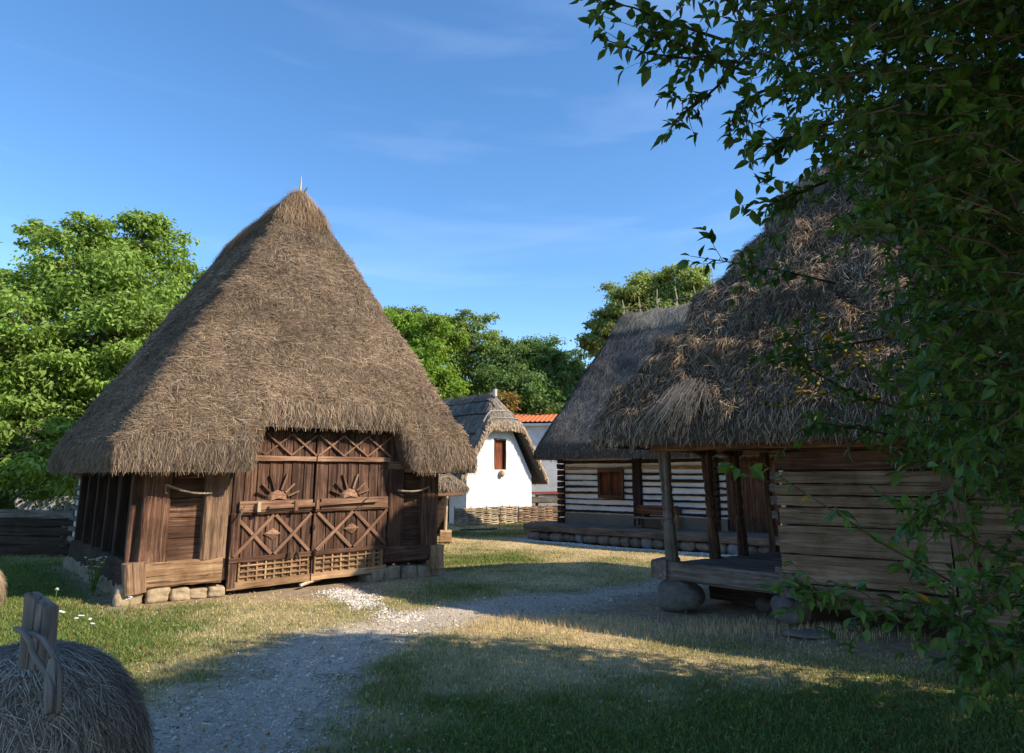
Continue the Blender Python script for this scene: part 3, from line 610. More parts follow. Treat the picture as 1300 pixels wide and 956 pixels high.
# walls: lime backing with dark logs proud of it
def kwall(t0, t1, hole=None):
    m = MB(); zs = [.42, hole[2] if hole else 1.2, hole[3] if hole else 1.6, 2.34]
    def slab(a, b, z0, z1): m.beam(KP(a, .08, (z0+z1)/2), KP(b, .08, (z0+z1)/2), .12, z1 - z0, seg=max(2, int((b-a)*4)), wob=.002, t=A_([.84, .84, .84]))
    if hole:
        slab(t0, hole[0], .7, 2.34); slab(hole[1], t1, .7, 2.34); slab(hole[0], hole[1], .7, hole[2]); slab(hole[0], hole[1], hole[3], 2.34)
    else: slab(t0, t1, .7, 2.34)
    m.build('limed_joints', M['plaster'], kh)
    m = MB(); m.beam(KP(t0, .05, .55), KP(t1, .05, .55), .16, .32, seg=8, wob=.006, t=A_([.24, .20, .155])); m.build('clay_base', M['plaster'], kh)
    k = 0
    for z in np.arange(.78, 2.32, .168):
        th = U(.036, .072) if z < 1.9 else U(.07, .09)
        segs = [(t0, t1)] if not hole or z < hole[2] - .02 or z > hole[3] + .02 else [(t0, hole[0]), (hole[1], t1)]
        for a, b in segs:
            beam1('wall_log', M['dark'] if z < 1.95 else M['sill'] if k % 2 else M['dark'], kh, KP(a, .015, z + U(-.01, .01)), KP(b, .015, z + U(-.012, .012)), .08, th, seg=max(3, int((b-a)*9)), wob=.004, wav=.015)
        k += 1
kwall(.12, 2.38, (1.33, 2.08, 1.18, 1.9)); kwall(2.64, 4.62); kwall(4.78, 4.95)
beam1('pilaster', M['dark'], kh, KP(2.51, -.02, .45), KP(2.51, -.02, 2.3), .24, .16, up=kg3, seg=6)
beam1('wall_plate', M['sill'], kh, KP(-.3, -.05, 2.27), KP(9, -.05, 2.27), .14, .11, seg=8)
def log_ends(t):
    for z in np.arange(.5, 2.3, .168): beam1('log_end', M['dark'], kh, KP(t, -.14, z), KP(t, .35, z), .15, .145, seg=2, wob=.006)
log_ends(.02); log_ends(4.70)
m = MB(); m.beam(KP(0, .2, 1.35), KP(0, 5, 1.35), .12, 1.8, seg=2, wob=0); m.beam(KP(0, 5, 1.35), KP(9, 5, 1.35), .12, 1.8, seg=2, wob=0); m.beam(KP(9, .1, 1.35), KP(9, 5, 1.35), .12, 1.8, seg=2, wob=0); m.build('outer_wall', M['dark'], kh)
m = MB(); [m.beam(KP(1.36 + .11*k, .05, 1.2), KP(1.36 + .11*k, .05, 1.88), .105, .03, up=kg3, seg=3, wob=.001) for k in range(7)]
sh = m.build('window', M['red'], kh)
for p0, p1 in ((KP(1.31, -.07, 1.19), KP(2.1, -.07, 1.19)), (KP(1.31, -.07, 1.89), KP(2.1, -.07, 1.89))): beam1('window_frame', M['barn'], sh, p0, p1, .1, .09, seg=3)
for t_ in (1.34, 1.70, 2.07): beam1('window_frame', M['barn'], sh, KP(t_, -.065, 1.22), KP(t_, -.065, 1.86), .07 if t_ != 1.7 else .05, .08, up=kg3, seg=3)
m = MB(); [m.beam(KP(5.22 + .15*k, .1, .43), KP(5.22 + .15*k, .1, 2.1), .145, .04, up=kg3, seg=3, wob=.001) for k in range(6)]
dr = m.build('door', M['barn'], kh)
for t_ in (5.08, 6.12): beam1('door_frame', M['barn'], dr, KP(t_, .03, .43), KP(t_, .03, 2.2), .14, .16, up=kg3, seg=4)
beam1('door_frame', M['barn'], dr, KP(5.0, .03, 2.17), KP(6.2, .03, 2.17), .16, .14, seg=3)
kwall(6.25, 8.95)
# moss on the house eave
# bench with a carved wooden trough on it
bn = thing('wooden_bench', 'low grey plank bench against the striped log house wall', 'bench', KP(3.15, -.35, .43))
beam1('seat', M['grey'], bn, KP(2.65, -.38, .70), KP(3.55, -.38, .70), .30, .05, seg=4)
for t_, v_ in ((2.74, -.5), (2.74, -.27), (3.45, -.5), (3.45, -.27)): beam1('leg', M['grey'], bn, KP(t_, v_, .435), KP(t_, v_, .675), .06, .06, up=kg3, seg=2)
tr = thing('wooden_trough', 'dark carved wooden trough standing on the bench', 'trough', KP(3.15, -.35, .73))
m = MB(); m.beam(KP(2.70, -.35, .88), KP(3.85, -.35, .88), .34, .2, seg=10, wob=.003, prof=[(0, .7), (.15, .97), (.85, .97), (1, .85)]); m.build('trough_body', M['barn'], tr)
beam1('trough_lid', M['red'], tr, KP(2.75, -.35, .985), KP(3.75, -.35, .985), .3, .03, seg=5)
for t_ in (2.9, 3.6): beam1('trough_foot', M['barn'], tr, KP(t_, -.48, .755), KP(t_, -.22, .755), .07, .055, seg=2)
lg = tag(beam1('stool_post', M['trim'], None, KP(3.80, -.45, .43), KP(3.80, -.45, .80), .11, .11, up=kg3, seg=3), 'short reddish stump beside the right end of the bench', 'stump')

# ------------------------------------------------------------------ right porch house
def HP(t, v, z): return v3(HA + HF * t + HG * v, z)
hf3 = A_([*HF, 0]); hg3 = A_([*HG, 0])
ph = thing('porch_log_house', 'grey plank house with mossy shaggy thatch and an open corner porch, at the right', 'house', v3(HA, 0))
YM = [(.19, .135, .09), (.30, .22, .15), (.43, .33, .23), (.54, .42, .30), (.10, .073, .05)]
def hextra(A, B, Z):
    return Z + .075 * np.sin(Z * 7.5 + 1.5 * np.sin(A * 1.3)) * np.clip((Z - 2.6), 0, 1)
_, HPts, HN, _ = thatch_roof(ph, v3(HA, 0), hf3, hg3, np.linspace(-.72, 8.6, 150), lambda a: (-.72, 4.5), (1.95, 6.2), (1.9, 1.98), 2.28, 6.45, thick=.27, smooth_k=.7, amp=.10, nfreq=1.4, lump=.13,
            nstr=150000, ln=(.06, .20), w=(.0045, .009), jit=.5, lift=.11, cols=YM, base=(.11, .09, .07), fringe=70, nb=130, seed=23, extra=hextra, bend=1.15,
            top_cols=[(.36, .31, .25), (.28, .24, .2)], colw=[.28, .26, .2, .1, .16])
# moss cushions
m = MB()
for k in range(420):
    t_ = rng.choice([2.3, 2.6, 3.3, 1.9, 3.9]) + rng.normal(0, .28); v_ = -.75 + abs(rng.normal(.32, .25))
    if t_ < -.5 or t_ > 5: continue
    j = int(np.clip((t_ + .75) / 9.35 * 149, 0, 149)); i = int(np.clip(((v_ + .72) / 5.22) ** (1 / 1.15) * 129, 1, 129)); p = HPts[i, j] + HN[i, j] * .03
    r_ = U(.012, .045); m.stone(p, (r_, r_, r_ * .6), seed=k, res=3, amp=.4, t=[(.30, .22, .03), (.20, .19, .03), (.36, .22, .03), (.13, .14, .03)][k % 4])
tag(m.build('moss', M['stone'], ph, True), None, kind='stuff')
# loose straw tuft hanging over the eave near the porch corner
m = MB(); k = 230; t_ = rng.normal(0.72, .07, k) + rng.choice([-.09, 0, .1], k); b0 = np.stack([HP(a, -.50 + U(-.08, .05), 2.86 + U(-.08, .12)) for a in t_]); sp_ = (t_ - .72)[:, None] * hf3[None] * U(.3, 1.3, (k, 1))
e = b0 + (-hg3 * .34 + A_([0, 0, -.58]))[None] * U(.5, 1.2, (k, 1)) + sp_ - hf3 * U(.0, .3, (k, 1))
sN = np.tile(nrm(-hg3 + A_([0, 0, .6])), (k, 1)); strands(m, (b0 + e) / 2 + sN * .05 + sN * U(0, .08, (k, 1)), sN, nrm(e - b0), (.22, .6), (.005, .010), .14, .05, [(.38, .30, .22), (.27, .21, .155), (.48, .39, .29)])
m.build('loose_straw', M['strand'], ph)
# porch: deck, beams, posts
SK = nrm(A_([.807, .59])); sk3 = A_([*SK, 0])
def SKP(t, s, z): return v3(HA + HF * t + SK * s, z)
pw = 1.42
beam1('deck_beam', M['grey'], ph, HP(-.14, .0, .49), HP(1.60, .0, .45), .24, .24, seg=8, wob=.006)
beam1('beam_end', M['grey'], ph, HP(1.63, -.17, .45), HP(1.63, .3, .45), .17, .27, seg=2, wob=.004)
beam1('beam_end', M['grey'], ph, HP(-.06, -.16, .50), HP(-.06, .3, .50), .22, .26, seg=2, wob=.004)
beam1('deck_beam', M['grey'], ph, SKP(0, .05, .50), SKP(0, 3.0, .44), .14, .16, seg=8, wob=.005)
m = MB()
for k in range(12):
    s_ = .16 + k * .24; m.beam(SKP(.0, s_, .555), SKP(1.75 + k * .02, s_, .53), .232, .04, seg=5, wob=.002)
m.build('deck_boards', M['grey'], ph)
m = MB(); m.beam(HP(.3, .9, .2), HP(1.4, .9, .2), .5, .3, seg=3); m.build('under_deck_rubble', M['dark'], ph)
prof1 = [(0, 1.12), (.18, 1.05), (.3, .95), (.335, 1.0), (.37, .72), (.40, 1.02), (.43, .98), (.46, .74), (.49, 1.0), (.54, 1.02), (.60, .78), (.64, 1.03), (.70, .8), (.74, 1.02), (.90, 1.05), (1, 1.2)]
for s_, w_, z0_ in ((.04, .145, .58), (.97, .13, .575), (1.64, .125, .575), (2.45, .12, .57)):
    o0 = SKP(.04, s_, z0_); o1 = SKP(-.02, s_, 2.12); beam1('porch_post', M['barn'] if s_ > .5 else M['grey'], ph, o0, o1, w_, w_, up=hg3, seg=46, wob=.001, ch=.22, prof=prof1)
for s_ in (.97, 1.64): beam1('post_bracket', M['barn'], ph, SKP(-.02, s_ - .22, 2.1), SKP(-.02, s_ + .22, 2.1), .1, .12, seg=4, prof=[(0, .5), (.3, 1), (.7, 1), (1, .5)])
beam1('wall_plate', M['trim'], ph, HP(-.15, -.02, 2.17), HP(7.6, -.02, 2.17), .17, .15, seg=14, wob=.005, wav=.012)
beam1('wall_plate', M['trim'], ph, SKP(-.02, -.35, 2.20), SKP(-.02, 3.3, 2.20), .16, .14, seg=8, wob=.005)
beam1('wall_plate', M['sill'], ph, HP(-.62, -.42, 2.24), HP(8.2, -.42, 2.24), .09, .09, seg=12, wob=.005, wav=.01)
for t_ in np.arange(-.6, 8.2, .62): beam1('rafter_end', M['trim'], ph, HP(t_, -.62, 2.22), HP(t_, .3, 2.36), .09, .08, seg=2, wob=.004)
# front wall: wide irregular planks
zs = [.24, .48, .82, 1.16, 1.38, 1.51, 1.65, 1.81, 2.05, 2.11]
ts_ = [(1.56, 3.36), (3.56, 7.5)]
for (a, b) in ts_:
    for i, (z0, z1) in enumerate(zip(zs[:-1], zs[1:])):
        if i == 0: continue
        d0, d1 = (U(-.012, .012), U(-.012, .012)); mat = 'plank' if z1 < 1.9 else 'barn'
        if a > 3 and i in (4,): continue
        zz1 = z1 if not (a > 3 and i == 3) else zs[5]
        beam1('wall_plank', M[mat], ph, HP(a + U(-.03, .02) * (a < 2), .0, (z0+zz1)/2 + d0), HP(b, .0, (z0+zz1)/2 + d1), .09 + U(0, .03), zz1 - z0 - .013, seg=int((b-a)*7), wob=.0025, wav=.006, ch=.07, t=U(.35, .75))
m = MB(); m.beam(HP(1.68, .1, 1.2), HP(7.5, .1, 1.2), .06, 1.7, seg=2, wob=0); m.beam(HP(1.64, .14, 1.2), HP(2.2, 3.75, 1.2), .1, 1.75, seg=3, wob=0); m.beam(HP(2.2, 3.8, 1.2), HP(7.5, 3.8, 1.2), .1, 1.75, seg=3, wob=0); m.beam(HP(7.5, .1, 1.2), HP(7.5, 3.8, 1.2), .1, 1.75, seg=3, wob=0); m.build('inner_wall', M['dark'], ph)
beam1('sill_beam', M['plank'], ph, HP(1.75, -.02, .355), HP(7.7, -.02, .33), .24, .24, seg=24, wob=.005, wav=.01)
beam1('wall_post', M['plank'], ph, HP(3.50, -.03, .46), HP(3.44, -.03, 2.08), .21, .16, up=hg3, seg=7, wob=.004)
beam1('wall_post', M['plank'], ph, HP(7.45, -.03, .46), HP(7.45, -.03, 2.08), .2, .16, up=hg3, seg=5, wob=.004)
for k, z in enumerate((.6, .95, 1.27, 1.45, 1.6, 1.75)): beam1('log_end', M['grey'], ph, HP(1.55, -.0, z), HP(1.44 + U(0, .06), -.0, z), .1, .10, seg=2, wob=.006)
# boulders carrying it
for k, (t_, v_, r_, z_) in enumerate([(.14, .02, (.30, .25, .20), .17), (1.60, -.03, (.21, .2, .18), .14), (3.50, .0, (.32, .24, .15), .10), (5.6, 0, (.28, .24, .15), .1), (7.3, 0, (.28, .24, .15), .1)]):
    s = MB(); s.stone(HP(t_, v_, z_), r_, seed=120 + k, res=22, amp=.30, rot=-.6 + k, sq=2.7, t=A_([.15, .135, .125]) * U(.8, 1.1)); s.build('boulder', M['stone'], ph, True)
for k, (t_, v_, r_) in enumerate([(.8, .9, .2), (1.1, .6, .14), (.9, 1.6, .18), (2.3, .0, .10)]):
    s = MB(); s.stone(HP(t_, v_, r_ * .5), (r_, r_, r_ * .75), seed=140 + k, amp=.15, t=A_([.12, .105, .09])); s.build('boulder', M['stone'], ph, True)
tag((lambda s: (s.stone(HP(1.95, -.55, .015), (.28, .2, .03), seed=160, amp=.2, t=A_([.2, .17, .15])), s.build('flat_stone', M['stone'], None, True))[1])(MB()), 'flat stone slab in the soil before the plank house wall', 'stone')

# ------------------------------------------------------------------ white house, wicker fence, modern building
wl = A_([-1.66, 25.6]); WF = nrm(A_([.77, .638])); WG = nrm(A_([-.638, .77])); WW = 3.15
def WP(a, b, z): return v3(wl + WF * a + WG * b, z)
wf3, wg3 = A_([*WF, 0]), A_([*WG, 0])
wh = thing('white_cottage', 'white plastered cottage with half-hipped layered thatch and one narrow red shutter', 'house', WP(0, 0, 0))
zE, zA, zH = 1.80, 4.62, 3.62
def wtop(a): return np.minimum(zE + (zA - zE) * (1 - abs(a - WW/2) / (WW/2)) * .98 - .05, zH + .12)
ca = [0, .3, .6, .9, 1.28, 1.85, 2.1, 2.4, 2.7, 2.95, WW]; hz0, hz1 = 1.98, 3.12
m = MB()
for a, b in zip(ca[:-1], ca[1:]):
    za, zb = wtop(a), wtop(b)
    if abs(a - 1.28) < .01:
        m.quad(WP(a, 0, 0), WP(b, 0, 0), WP(b, 0, hz0), WP(a, 0, hz0), .86, 4, 8); m.quad(WP(a, 0, hz1), WP(b, 0, hz1), WP(b, 0, zb), WP(a, 0, za), .86, 4, 2)
    else: m.quad(WP(a, 0, 0), WP(b, 0, 0), WP(b, 0, zb), WP(a, 0, za), .86, 4, 14)
for (x0, z0, x1, z1) in ((1.28, hz0, 1.28, hz1), (1.85, hz0, 1.85, hz1), (1.28, hz0, 1.85, hz0), (1.28, hz1, 1.85, hz1)): m.quad(WP(x0, 0, z0), WP(x1, 0, z1), WP(x1, .2, z1), WP(x0, .2, z0), .8)
m.quad(WP(0, 0, 0), WP(0, 5.5, 0), WP(0, 5.5, zE + .3), WP(0, 0, zE), .84, 20, 8); m.quad(WP(WW, 0, 0), WP(WW, 5.5, 0), WP(WW, 5.5, zE + .1), WP(WW, 0, zE), .84, 20, 8); m.quad(WP(0, 5.5, 0), WP(WW, 5.5, 0), WP(WW, 5.5, 3), WP(0, 5.5, 3), .84)
m.build('wall', M['plaster'], wh)
m = MB(); [m.beam(WP(1.35 + .14*k, .12, hz0 + .02), WP(1.35 + .14*k, .12, hz1 - .02), .135, .03, up=wg3, seg=3, wob=.001) for k in range(4)]; sh = m.build('shutter', M['red'], wh)
for p0, p1 in ((WP(1.25, .03, hz1), WP(1.88, .03, hz1)), (WP(1.3, .03, hz0), WP(1.3, .03, hz1))): beam1('window_frame', M['barn'], sh, p0, p1, .08, .06, seg=2, up=(0, 0, 1) if p0[2] == p1[2] else wg3)
beam1('window_frame', M['barn'], sh, WP(1.84, .03, hz0), WP(1.84, .03, hz1), .06, .08, seg=2, up=wg3)
s = MB(); s.stone(WP(1.6, -.06, hz0 - .14), (.12, .12, .13), seed=5, t=(.4, .3, .18)); s.build('corbel', M['stone'], wh, True)
m = MB(); m.beam(WP(-.02, 1.1, 0.9), WP(-.02, 1.9, .9), .06, 1.7, seg=2); m.build('door', M['dark'], wh)
def wext(A, B, Z):
    hip = zH + .05 + (B + .45) * 1.25
    z = smin(Z, hip, .2)
    return z + .06 * ((Z * 2.2) % 1.0 - .5) * (B > .6)
WC = [(.20, .175, .15), (.28, .25, .215), (.36, .32, .27), (.14, .12, .10)]
_, WPt, WN, _ = thatch_roof(wh, WP(0, 0, 0), wf3, wg3, np.linspace(-.5, WW + .5, 60), lambda a: (-.38, 5.9), (WW/2, WW/2), (-9, 9), zE - .32, zA + .15, thick=.3, smooth_k=.25, amp=.03, under='follow',
            nstr=30000, ln=(.2, .45), w=(.014, .025), jit=.18, lift=.05, cols=WC, base=(.17, .145, .12), nb=110, fringe=45, seed=31, extra=wext, fr_cols=[(.42, .32, .21), (.32, .24, .16), (.5, .4, .28)])
# bent binding poles on the hip and the ragged pale verge
for k in range(2):
    m = MB(); pts = []
    for s_ in np.linspace(0, 1, 12):
        a = WW/2 - .75 + 1.6 * s_; b = -.28 + .22 * k; j = int((a + .5) / (WW + 1) * 59); i = int((b + .38) / 6.28 * 109) + 1; pts.append(WPt[i, j] + WN[i, j] * .05)
    m.tube(pts, .022, 5); m.build('binding_pole', M['straw'], wh)
for k in range(3):
    m = MB(); lo_ = [.5, 1.0, 1.35][k]; p = []
    for b in np.linspace(.1, 5.6, 30):
        j = int((lo_ + .5) / (WW + 1) * 59); i = int((b + .38) / 6.28 * 109); p.append(WPt[i, j] + WN[i, j] * (.03 + U(0, .02)))
    m.tube(p, .03, 5); m.build('course_line', M['dark'], wh)  # dark rods draw the step lines between thatch courses
for b in (.25, .8, 1.4, 2.0):
    m = MB(); a = WW + .12; zz = zE - .05
mch = MB(); p = WP(WW/2, .35, zA + .2); mch.tube([p, p + A_([0, 0, .28])], [.09, .08], 8, t=(.5, .5, .52)); mch.build('ridge_cap', M['plaster'], wh)

# wicker fence
def wicker(p0, p1, h, label):
    p0, p1 = A_(p0, float), A_(p1, float); d = p1 - p0; Ln = np.linalg.norm(d); dn = d / Ln; s_ = A_([-dn[1], dn[0]])
    t = thing('wicker_fence', label, 'fence', v3(p0, 0), 'low woven wattle fences before the white cottage'); ns = int(Ln / .38) + 1
    for k in range(ns + 1):
        q = p0 + dn * k * Ln / ns; m = MB(); m.tube([v3(q, -.05), v3(q, h * .5), v3(q + dn * U(-.03, .03), h + U(.02, .08))], [.025, .022, .016], 5); m.build('stake', M['grey'], t)
    m = MB()
    for r in range(17):
        z = .03 + (h - .05) * r / 16; xs_ = np.linspace(0, Ln, ns * 5); ph_ = math.pi * (r % 2)
        pts = [v3(p0 + dn * x + s_ * .035 * math.cos(x / (Ln / ns) * math.pi + ph_), z + .012 * math.sin(x * 2 + r) + U(-.006, .006)) for x in xs_]
        m.tube(pts, .024, 5, rough=.15)
    m.build('wattle', M['straw'] if 'pale' in label else M['plank'], t)  # shade on the second section is put in as a darker wood
g0 = onground(577, 668)[:2]; g1 = onground(656, 664)[:2]; g2 = onground(724, 661)[:2]
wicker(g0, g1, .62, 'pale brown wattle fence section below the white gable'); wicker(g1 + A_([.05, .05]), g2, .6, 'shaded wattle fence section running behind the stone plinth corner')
# weeds in front of the gable
def weed(p, h, label, flower=None, nst=1, grp=None, name='weed_plant', lcol=(.10, .17, .04)):
    t = thing(name, label, 'plant', p, grp); p = A_(p, float)
    st, lv, fl = MB(), MB(), MB()
    for s_ in range(nst):
        dx, dy = rng.normal(0, .12 if nst > 1 else .03, 2) * h; hh = h * U(.7, 1.05)
        pts = [p + A_([dx * q * .9, dy * q * .9, hh * q]) for q in np.linspace(0, 1, 6)]; st.tube(pts, np.linspace(.009, .004, 6) * (h / .6) ** .5, 4, t=(.15, .21, .06))
        for q in np.linspace(.15, .95, 9 if nst == 1 else 5):
            for _ in range(4 if nst == 1 else 2):
                c = p + A_([dx * q, dy * q, hh * q]); an = U(0, 6.28); dr_ = A_([math.cos(an), math.sin(an), U(-.2, .6)]); sd_ = A_([-math.sin(an), math.cos(an), 0]); l_ = h * U(.08, .2) * (1.2 - q * .6)
                lv.add([c, c + dr_*l_*.5 + sd_*l_*.22, c + dr_*l_, c + dr_*l_*.5 - sd_*l_*.22], [(0, 1, 2, 3)], None, None, A_(lcol) * U(.7, 1.3))
        if flower:
            fl = MB()
            for _ in range(3): fl.stone(pts[-1] + rng.normal(0, .009, 3) * A_([1, 1, .4]), (.018, .018, .008), seed=s_, res=4, amp=.2, t=flower)
            fl.build('flower_head', M['plaster'], t)
    st.build('stem', M['grass'], t); lv.build('foliage', M['leaf'], t)
weed(onground(617, 672), .75, 'short leafy weed before the white gable, the left one of two'); weed(onground(634, 672), 1.0, 'taller thin leafy weed before the white gable, the right one of two'); 
weed(onground(709, 668), .5, 'small bright bush at the wattle fence end near the plinth', nst=8)
weed(onground(118, 755), .55, 'yellow and white yarrow clump beside the barn corner stones', (.62, .60, .42), 14, None, 'wildflower_clump', (.16, .2, .06))
for k, (px_, py_, lab) in enumerate([(76, 790, 'white yarrow head in the lit lawn nearest the tall stake'), (101, 797, 'white yarrow head in the lit lawn right of the stake'), (70, 762, 'white yarrow near the shade edge behind the stake'), (116, 806, 'white yarrow head just above the straw stack edge'), (165, 775, 'lone white yarrow in front of the barn corner')]):
    weed(onground(px_, py_), .16, lab, (.7, .7, .64), 2, 'white yarrows in the lawn', 'wildflower_clump')

# modern building with orange tile edge
p = at(655, 600, 31); mb_o = A_([p[0] - .9, p[1] + 1.5]); MF = nrm(A_([1, -.16])); MG = A_([.16, 1])
mo = thing('modern_building', 'plain pale blue-white building with an orange tiled roof edge behind the cottages', 'building', v3(mb_o, 0))
def MP(a, b, z): return v3(mb_o + MF * a + MG * b, z)
m = MB(); H_ = 4.05
m.quad(MP(0, 0, 0), MP(14, 0, 0), MP(14, 0, H_), MP(0, 0, H_), .72, 20, 8); m.quad(MP(0, 0, 0), MP(0, 7, 0), MP(0, 7, H_), MP(0, 0, H_), .72); m.quad(MP(14, 0, 0), MP(14, 7, 0), MP(14, 7, H_), MP(14, 0, H_), .72); m.quad(MP(0, 7, 0), MP(14, 7, 0), MP(14, 7, H_), MP(0, 7, H_), .72)
m.build('wall', M['plaster'], mo)
beam1('cornice', M['plaster'], mo, MP(-.2, -.12, H_ + .04), MP(14.2, -.12, H_ + .04), .25, .12, t=A_([.75, .75, .76]), wob=0)
m = MB()
xs_ = np.arange(-.2, 14.2, .055); prf = .05 * np.abs(np.sin(xs_ / .22 * np.pi)); rows = np.linspace(0, 1, 12)
V = A_([[MP(x, -.3 + r * 3.9, H_ + .14 + r * .75 + h_) for x, h_ in zip(xs_, prf)] for r in rows]); m.add(V.reshape(-1, 3), grid_faces(len(rows), len(xs_)), None, None, (.55, .17, .07))
V = A_([[MP(x, 7.3 - r * 3.7, H_ + .14 + r * .75 + h_) for x, h_ in zip(xs_, prf)] for r in rows]); m.add(V.reshape(-1, 3), grid_faces(len(rows), len(xs_)), None, None, (.55, .17, .07))
m.build('tiled_roof', M['tile'], mo)
m = MB(); [m.add([MP(a, .1, H_), MP(a, 6.9, H_), MP(a, 3.6, H_ + .85)], None, [(0, 1, 2)], None, .7) for a in (0, 14)]; m.build('gable_wall', M['plaster'], mo)
# board fence between the white cottage and the log house
bf_ = thing('board_fence', 'dark board fence between the white cottage and the striped log house', 'fence', (*onground(650, 666)[:2], 0))
q0 = onground(648, 662)[:2] + A_([0, .3]); q1 = q0 + A_([4.2, .2])
for k in range(5): q = q0 + (q1 - q0) * k / 4; beam1('post', M['dark'], bf_, v3(q, 0), v3(q, 1.0 + .06 * (k == 0)), .12, .12, up=(0, 1, 0), seg=2)
for z in (.28, .52, .74): beam1('rail', M['dark'], bf_, v3(q0, z), v3(q1, z), .04, .1, seg=4)
beam1('rail', M['grey'], bf_, v3(q0 + A_([0, -.08]), .82), v3(q1 + A_([0, -.08]), .82), .05, .22, seg=6)
# small tiled wall top showing above the board fence
tw = thing('tiled_wall', 'low wall with a red tile capping seen over the board fence', 'wall', (1.0, 29, 0))
beam1('wall', M['plaster'], tw, (.4, 29, .5), (5, 29, .5), .3, 1.0, t=A_([.5, .5, .5])); beam1('tile_capping', M['tile'], tw, (.3, 29, 1.06), (5, 29, 1.06), .5, .14, t=A_([.4, .12, .09]), prof=[(0, .3), (.3, 1), (1, 1)])

# ------------------------------------------------------------------ left: log fence, far white building, straw stacks
fc = thing('log_fence', 'low dark log fence with a rough grey top log left of the barn', 'fence', (*onground(40, 715)[:2], 0))
f0 = onground(-260, 700)[:2]; f1 = onground(92, 706)[:2]
for k, z in enumerate((.13, .33, .53, .73)): beam1('fence_log', M['dark'], fc, v3(f0, z), v3(f1, z), .2, .19, seg=16, wob=.008, wav=.012)
beam1('top_log', M['grey'], fc, v3(f0, .91), v3(f1, .91), .26, .16, seg=16, wob=.012, wav=.02)
for t_ in (.1, .5, .97): q = f0 * (1 - t_) + f1 * t_; beam1('fence_post', M['grey'], fc, v3(q, 0), v3(q, 1.12), .16, .16, up=(0, 1, 0), seg=4)
wb = thing('long_white_house', 'long white walled house glimpsed behind the left tree', 'house', (-22, 27, 0))
m = MB(); m.beam((-30, 27, 1.1), (-11, 29, 1.1), 5, 2.3, seg=10, wob=.004, ch=.002, t=A_([.68, .69, .72])); m.build('wall', M['plaster'], wb)
m = MB()
for s_ in (-1, 1): m.quad((-30.4, 27 + s_*2.9, 2.2), (-10.6, 29 + s_*2.9, 2.2), (-10.9, 29, 4.2), (-30, 27, 4.2), (.16, .13, .10), 30, 6)
m.build('roof', M['thatch'], wb)

def straw_dome(c, R, Hh, label, n=26000, cols=None, wcol=None):
    t = thing('straw_stack', label, 'straw stack', (c[0], c[1], 0))
    nb_, na_ = 24, 48; th = np.linspace(0, np.pi/2, nb_); phs = np.linspace(0, 2*np.pi, na_ + 1)[:-1]
    T_, P_ = np.meshgrid(th, phs, indexing='ij'); r = R * np.sin(T_) ** .8; z = Hh * np.cos(T_) ** .9
    V = np.stack([c[0] + r*np.cos(P_), c[1] + r*np.sin(P_), z], -1); V += (.02 * fbm(V.reshape(-1, 3) * 4, 3, 2).reshape(T_.shape) - .02)[..., None]
    i = np.arange(nb_-1)[:, None]*na_; j = np.arange(na_)[None]; j2 = (j+1) % na_; Q = np.stack([i+j, i+na_+j, i+na_+j2, i+j2], -1).reshape(-1, 4)
    m = MB(); m.add(V.reshape(-1, 3), Q, None, None, (.12, .105, .085)); body = m.build('straw_body', M['thatch'], t, True)
    u_ = np.arccos(U(0, 1, n)); p_ = U(0, 2*np.pi, n); rr = R * np.sin(u_) ** .8; X = np.stack([c[0] + rr*np.cos(p_), c[1] + rr*np.sin(p_), Hh*np.cos(u_) ** .9], -1)
    Nn = nrm(np.stack([np.sin(u_)*np.cos(p_)/R, np.sin(u_)*np.sin(p_)/R, np.cos(u_)/Hh], -1)); d = nrm(np.cross(np.cross(Nn, A_([0, 0, -1.]) + 1e-3), Nn)); d = -nrm(A_([0, 0, 1.]) - Nn * Nn[:, 2:])
    m = MB(); strands(m, X, Nn, d, (.1, .3), (.003, .006), .5, .045, cols or [(.27, .215, .165), (.38, .31, .24), (.15, .12, .09), (.48, .41, .32)]); m.build('loose_straw', M['strand'], body)
    return t
sc_ = at(12, 815, 3.8); ssx, ssy, ssz = sc_
stk = straw_dome((ssx, ssy + .15), .64, ssz - .075, 'weathered grey straw stack with a split stake, bottom left corner')
p = at(42, 822, 3.5); q_ = at(40, 765, 3.5)
bl, br_, tl, tr_ = at(22, 850, 3.5), at(52, 850, 3.5), at(31, 753, 3.5), at(57, 772, 3.5); bk = A_([.035, .05, 0]); e_ = [bl, br_, tr_, tl]; V = [*e_, *[q + bk for q in e_]]
m = MB(); m.add(V, [(0, 1, 2, 3), (5, 4, 7, 6), (1, 5, 6, 2), (4, 0, 3, 7), (3, 2, 6, 7)], None, A_(V)[:, [2, 0, 1]], .55); stb = m.build('stake', M['grey'], stk)
R_ = lambda L_: [at(x, y, d) for x, y, d in L_]
m = MB(); m.tube(R_([(20, 798, 3.42), (30, 802, 3.36), (38, 815, 3.34), (42, 830, 3.32), (52, 845, 3.28), (62, 858, 3.24), (66, 875, 3.2), (64, 905, 3.16)]), [.011, .012, .0125, .0125, .012, .0125, .012, .011], 8, rough=.06); m.build('twisted_branch', M['grey'], stk, True)
m = MB(); m.tube(R_([(30, 803, 3.5), (42, 804, 3.42), (55, 812, 3.36), (66, 828, 3.31), (73, 842, 3.28), (76, 860, 3.24), (75, 905, 3.18)]), [.010, .012, .013, .0135, .013, .0125, .012], 8, rough=.06); m.build('twisted_branch', M['grey'], stk, True)
m = MB(); m.beam(at(66, 905, 3.2), at(66, 836, 3.27), .055, .035, up=(0, 1, 0), seg=3, wob=.002, prof=[(0, 1), (.8, 1), (1, .4)]); m.build('short_peg', M['grey'], stk)
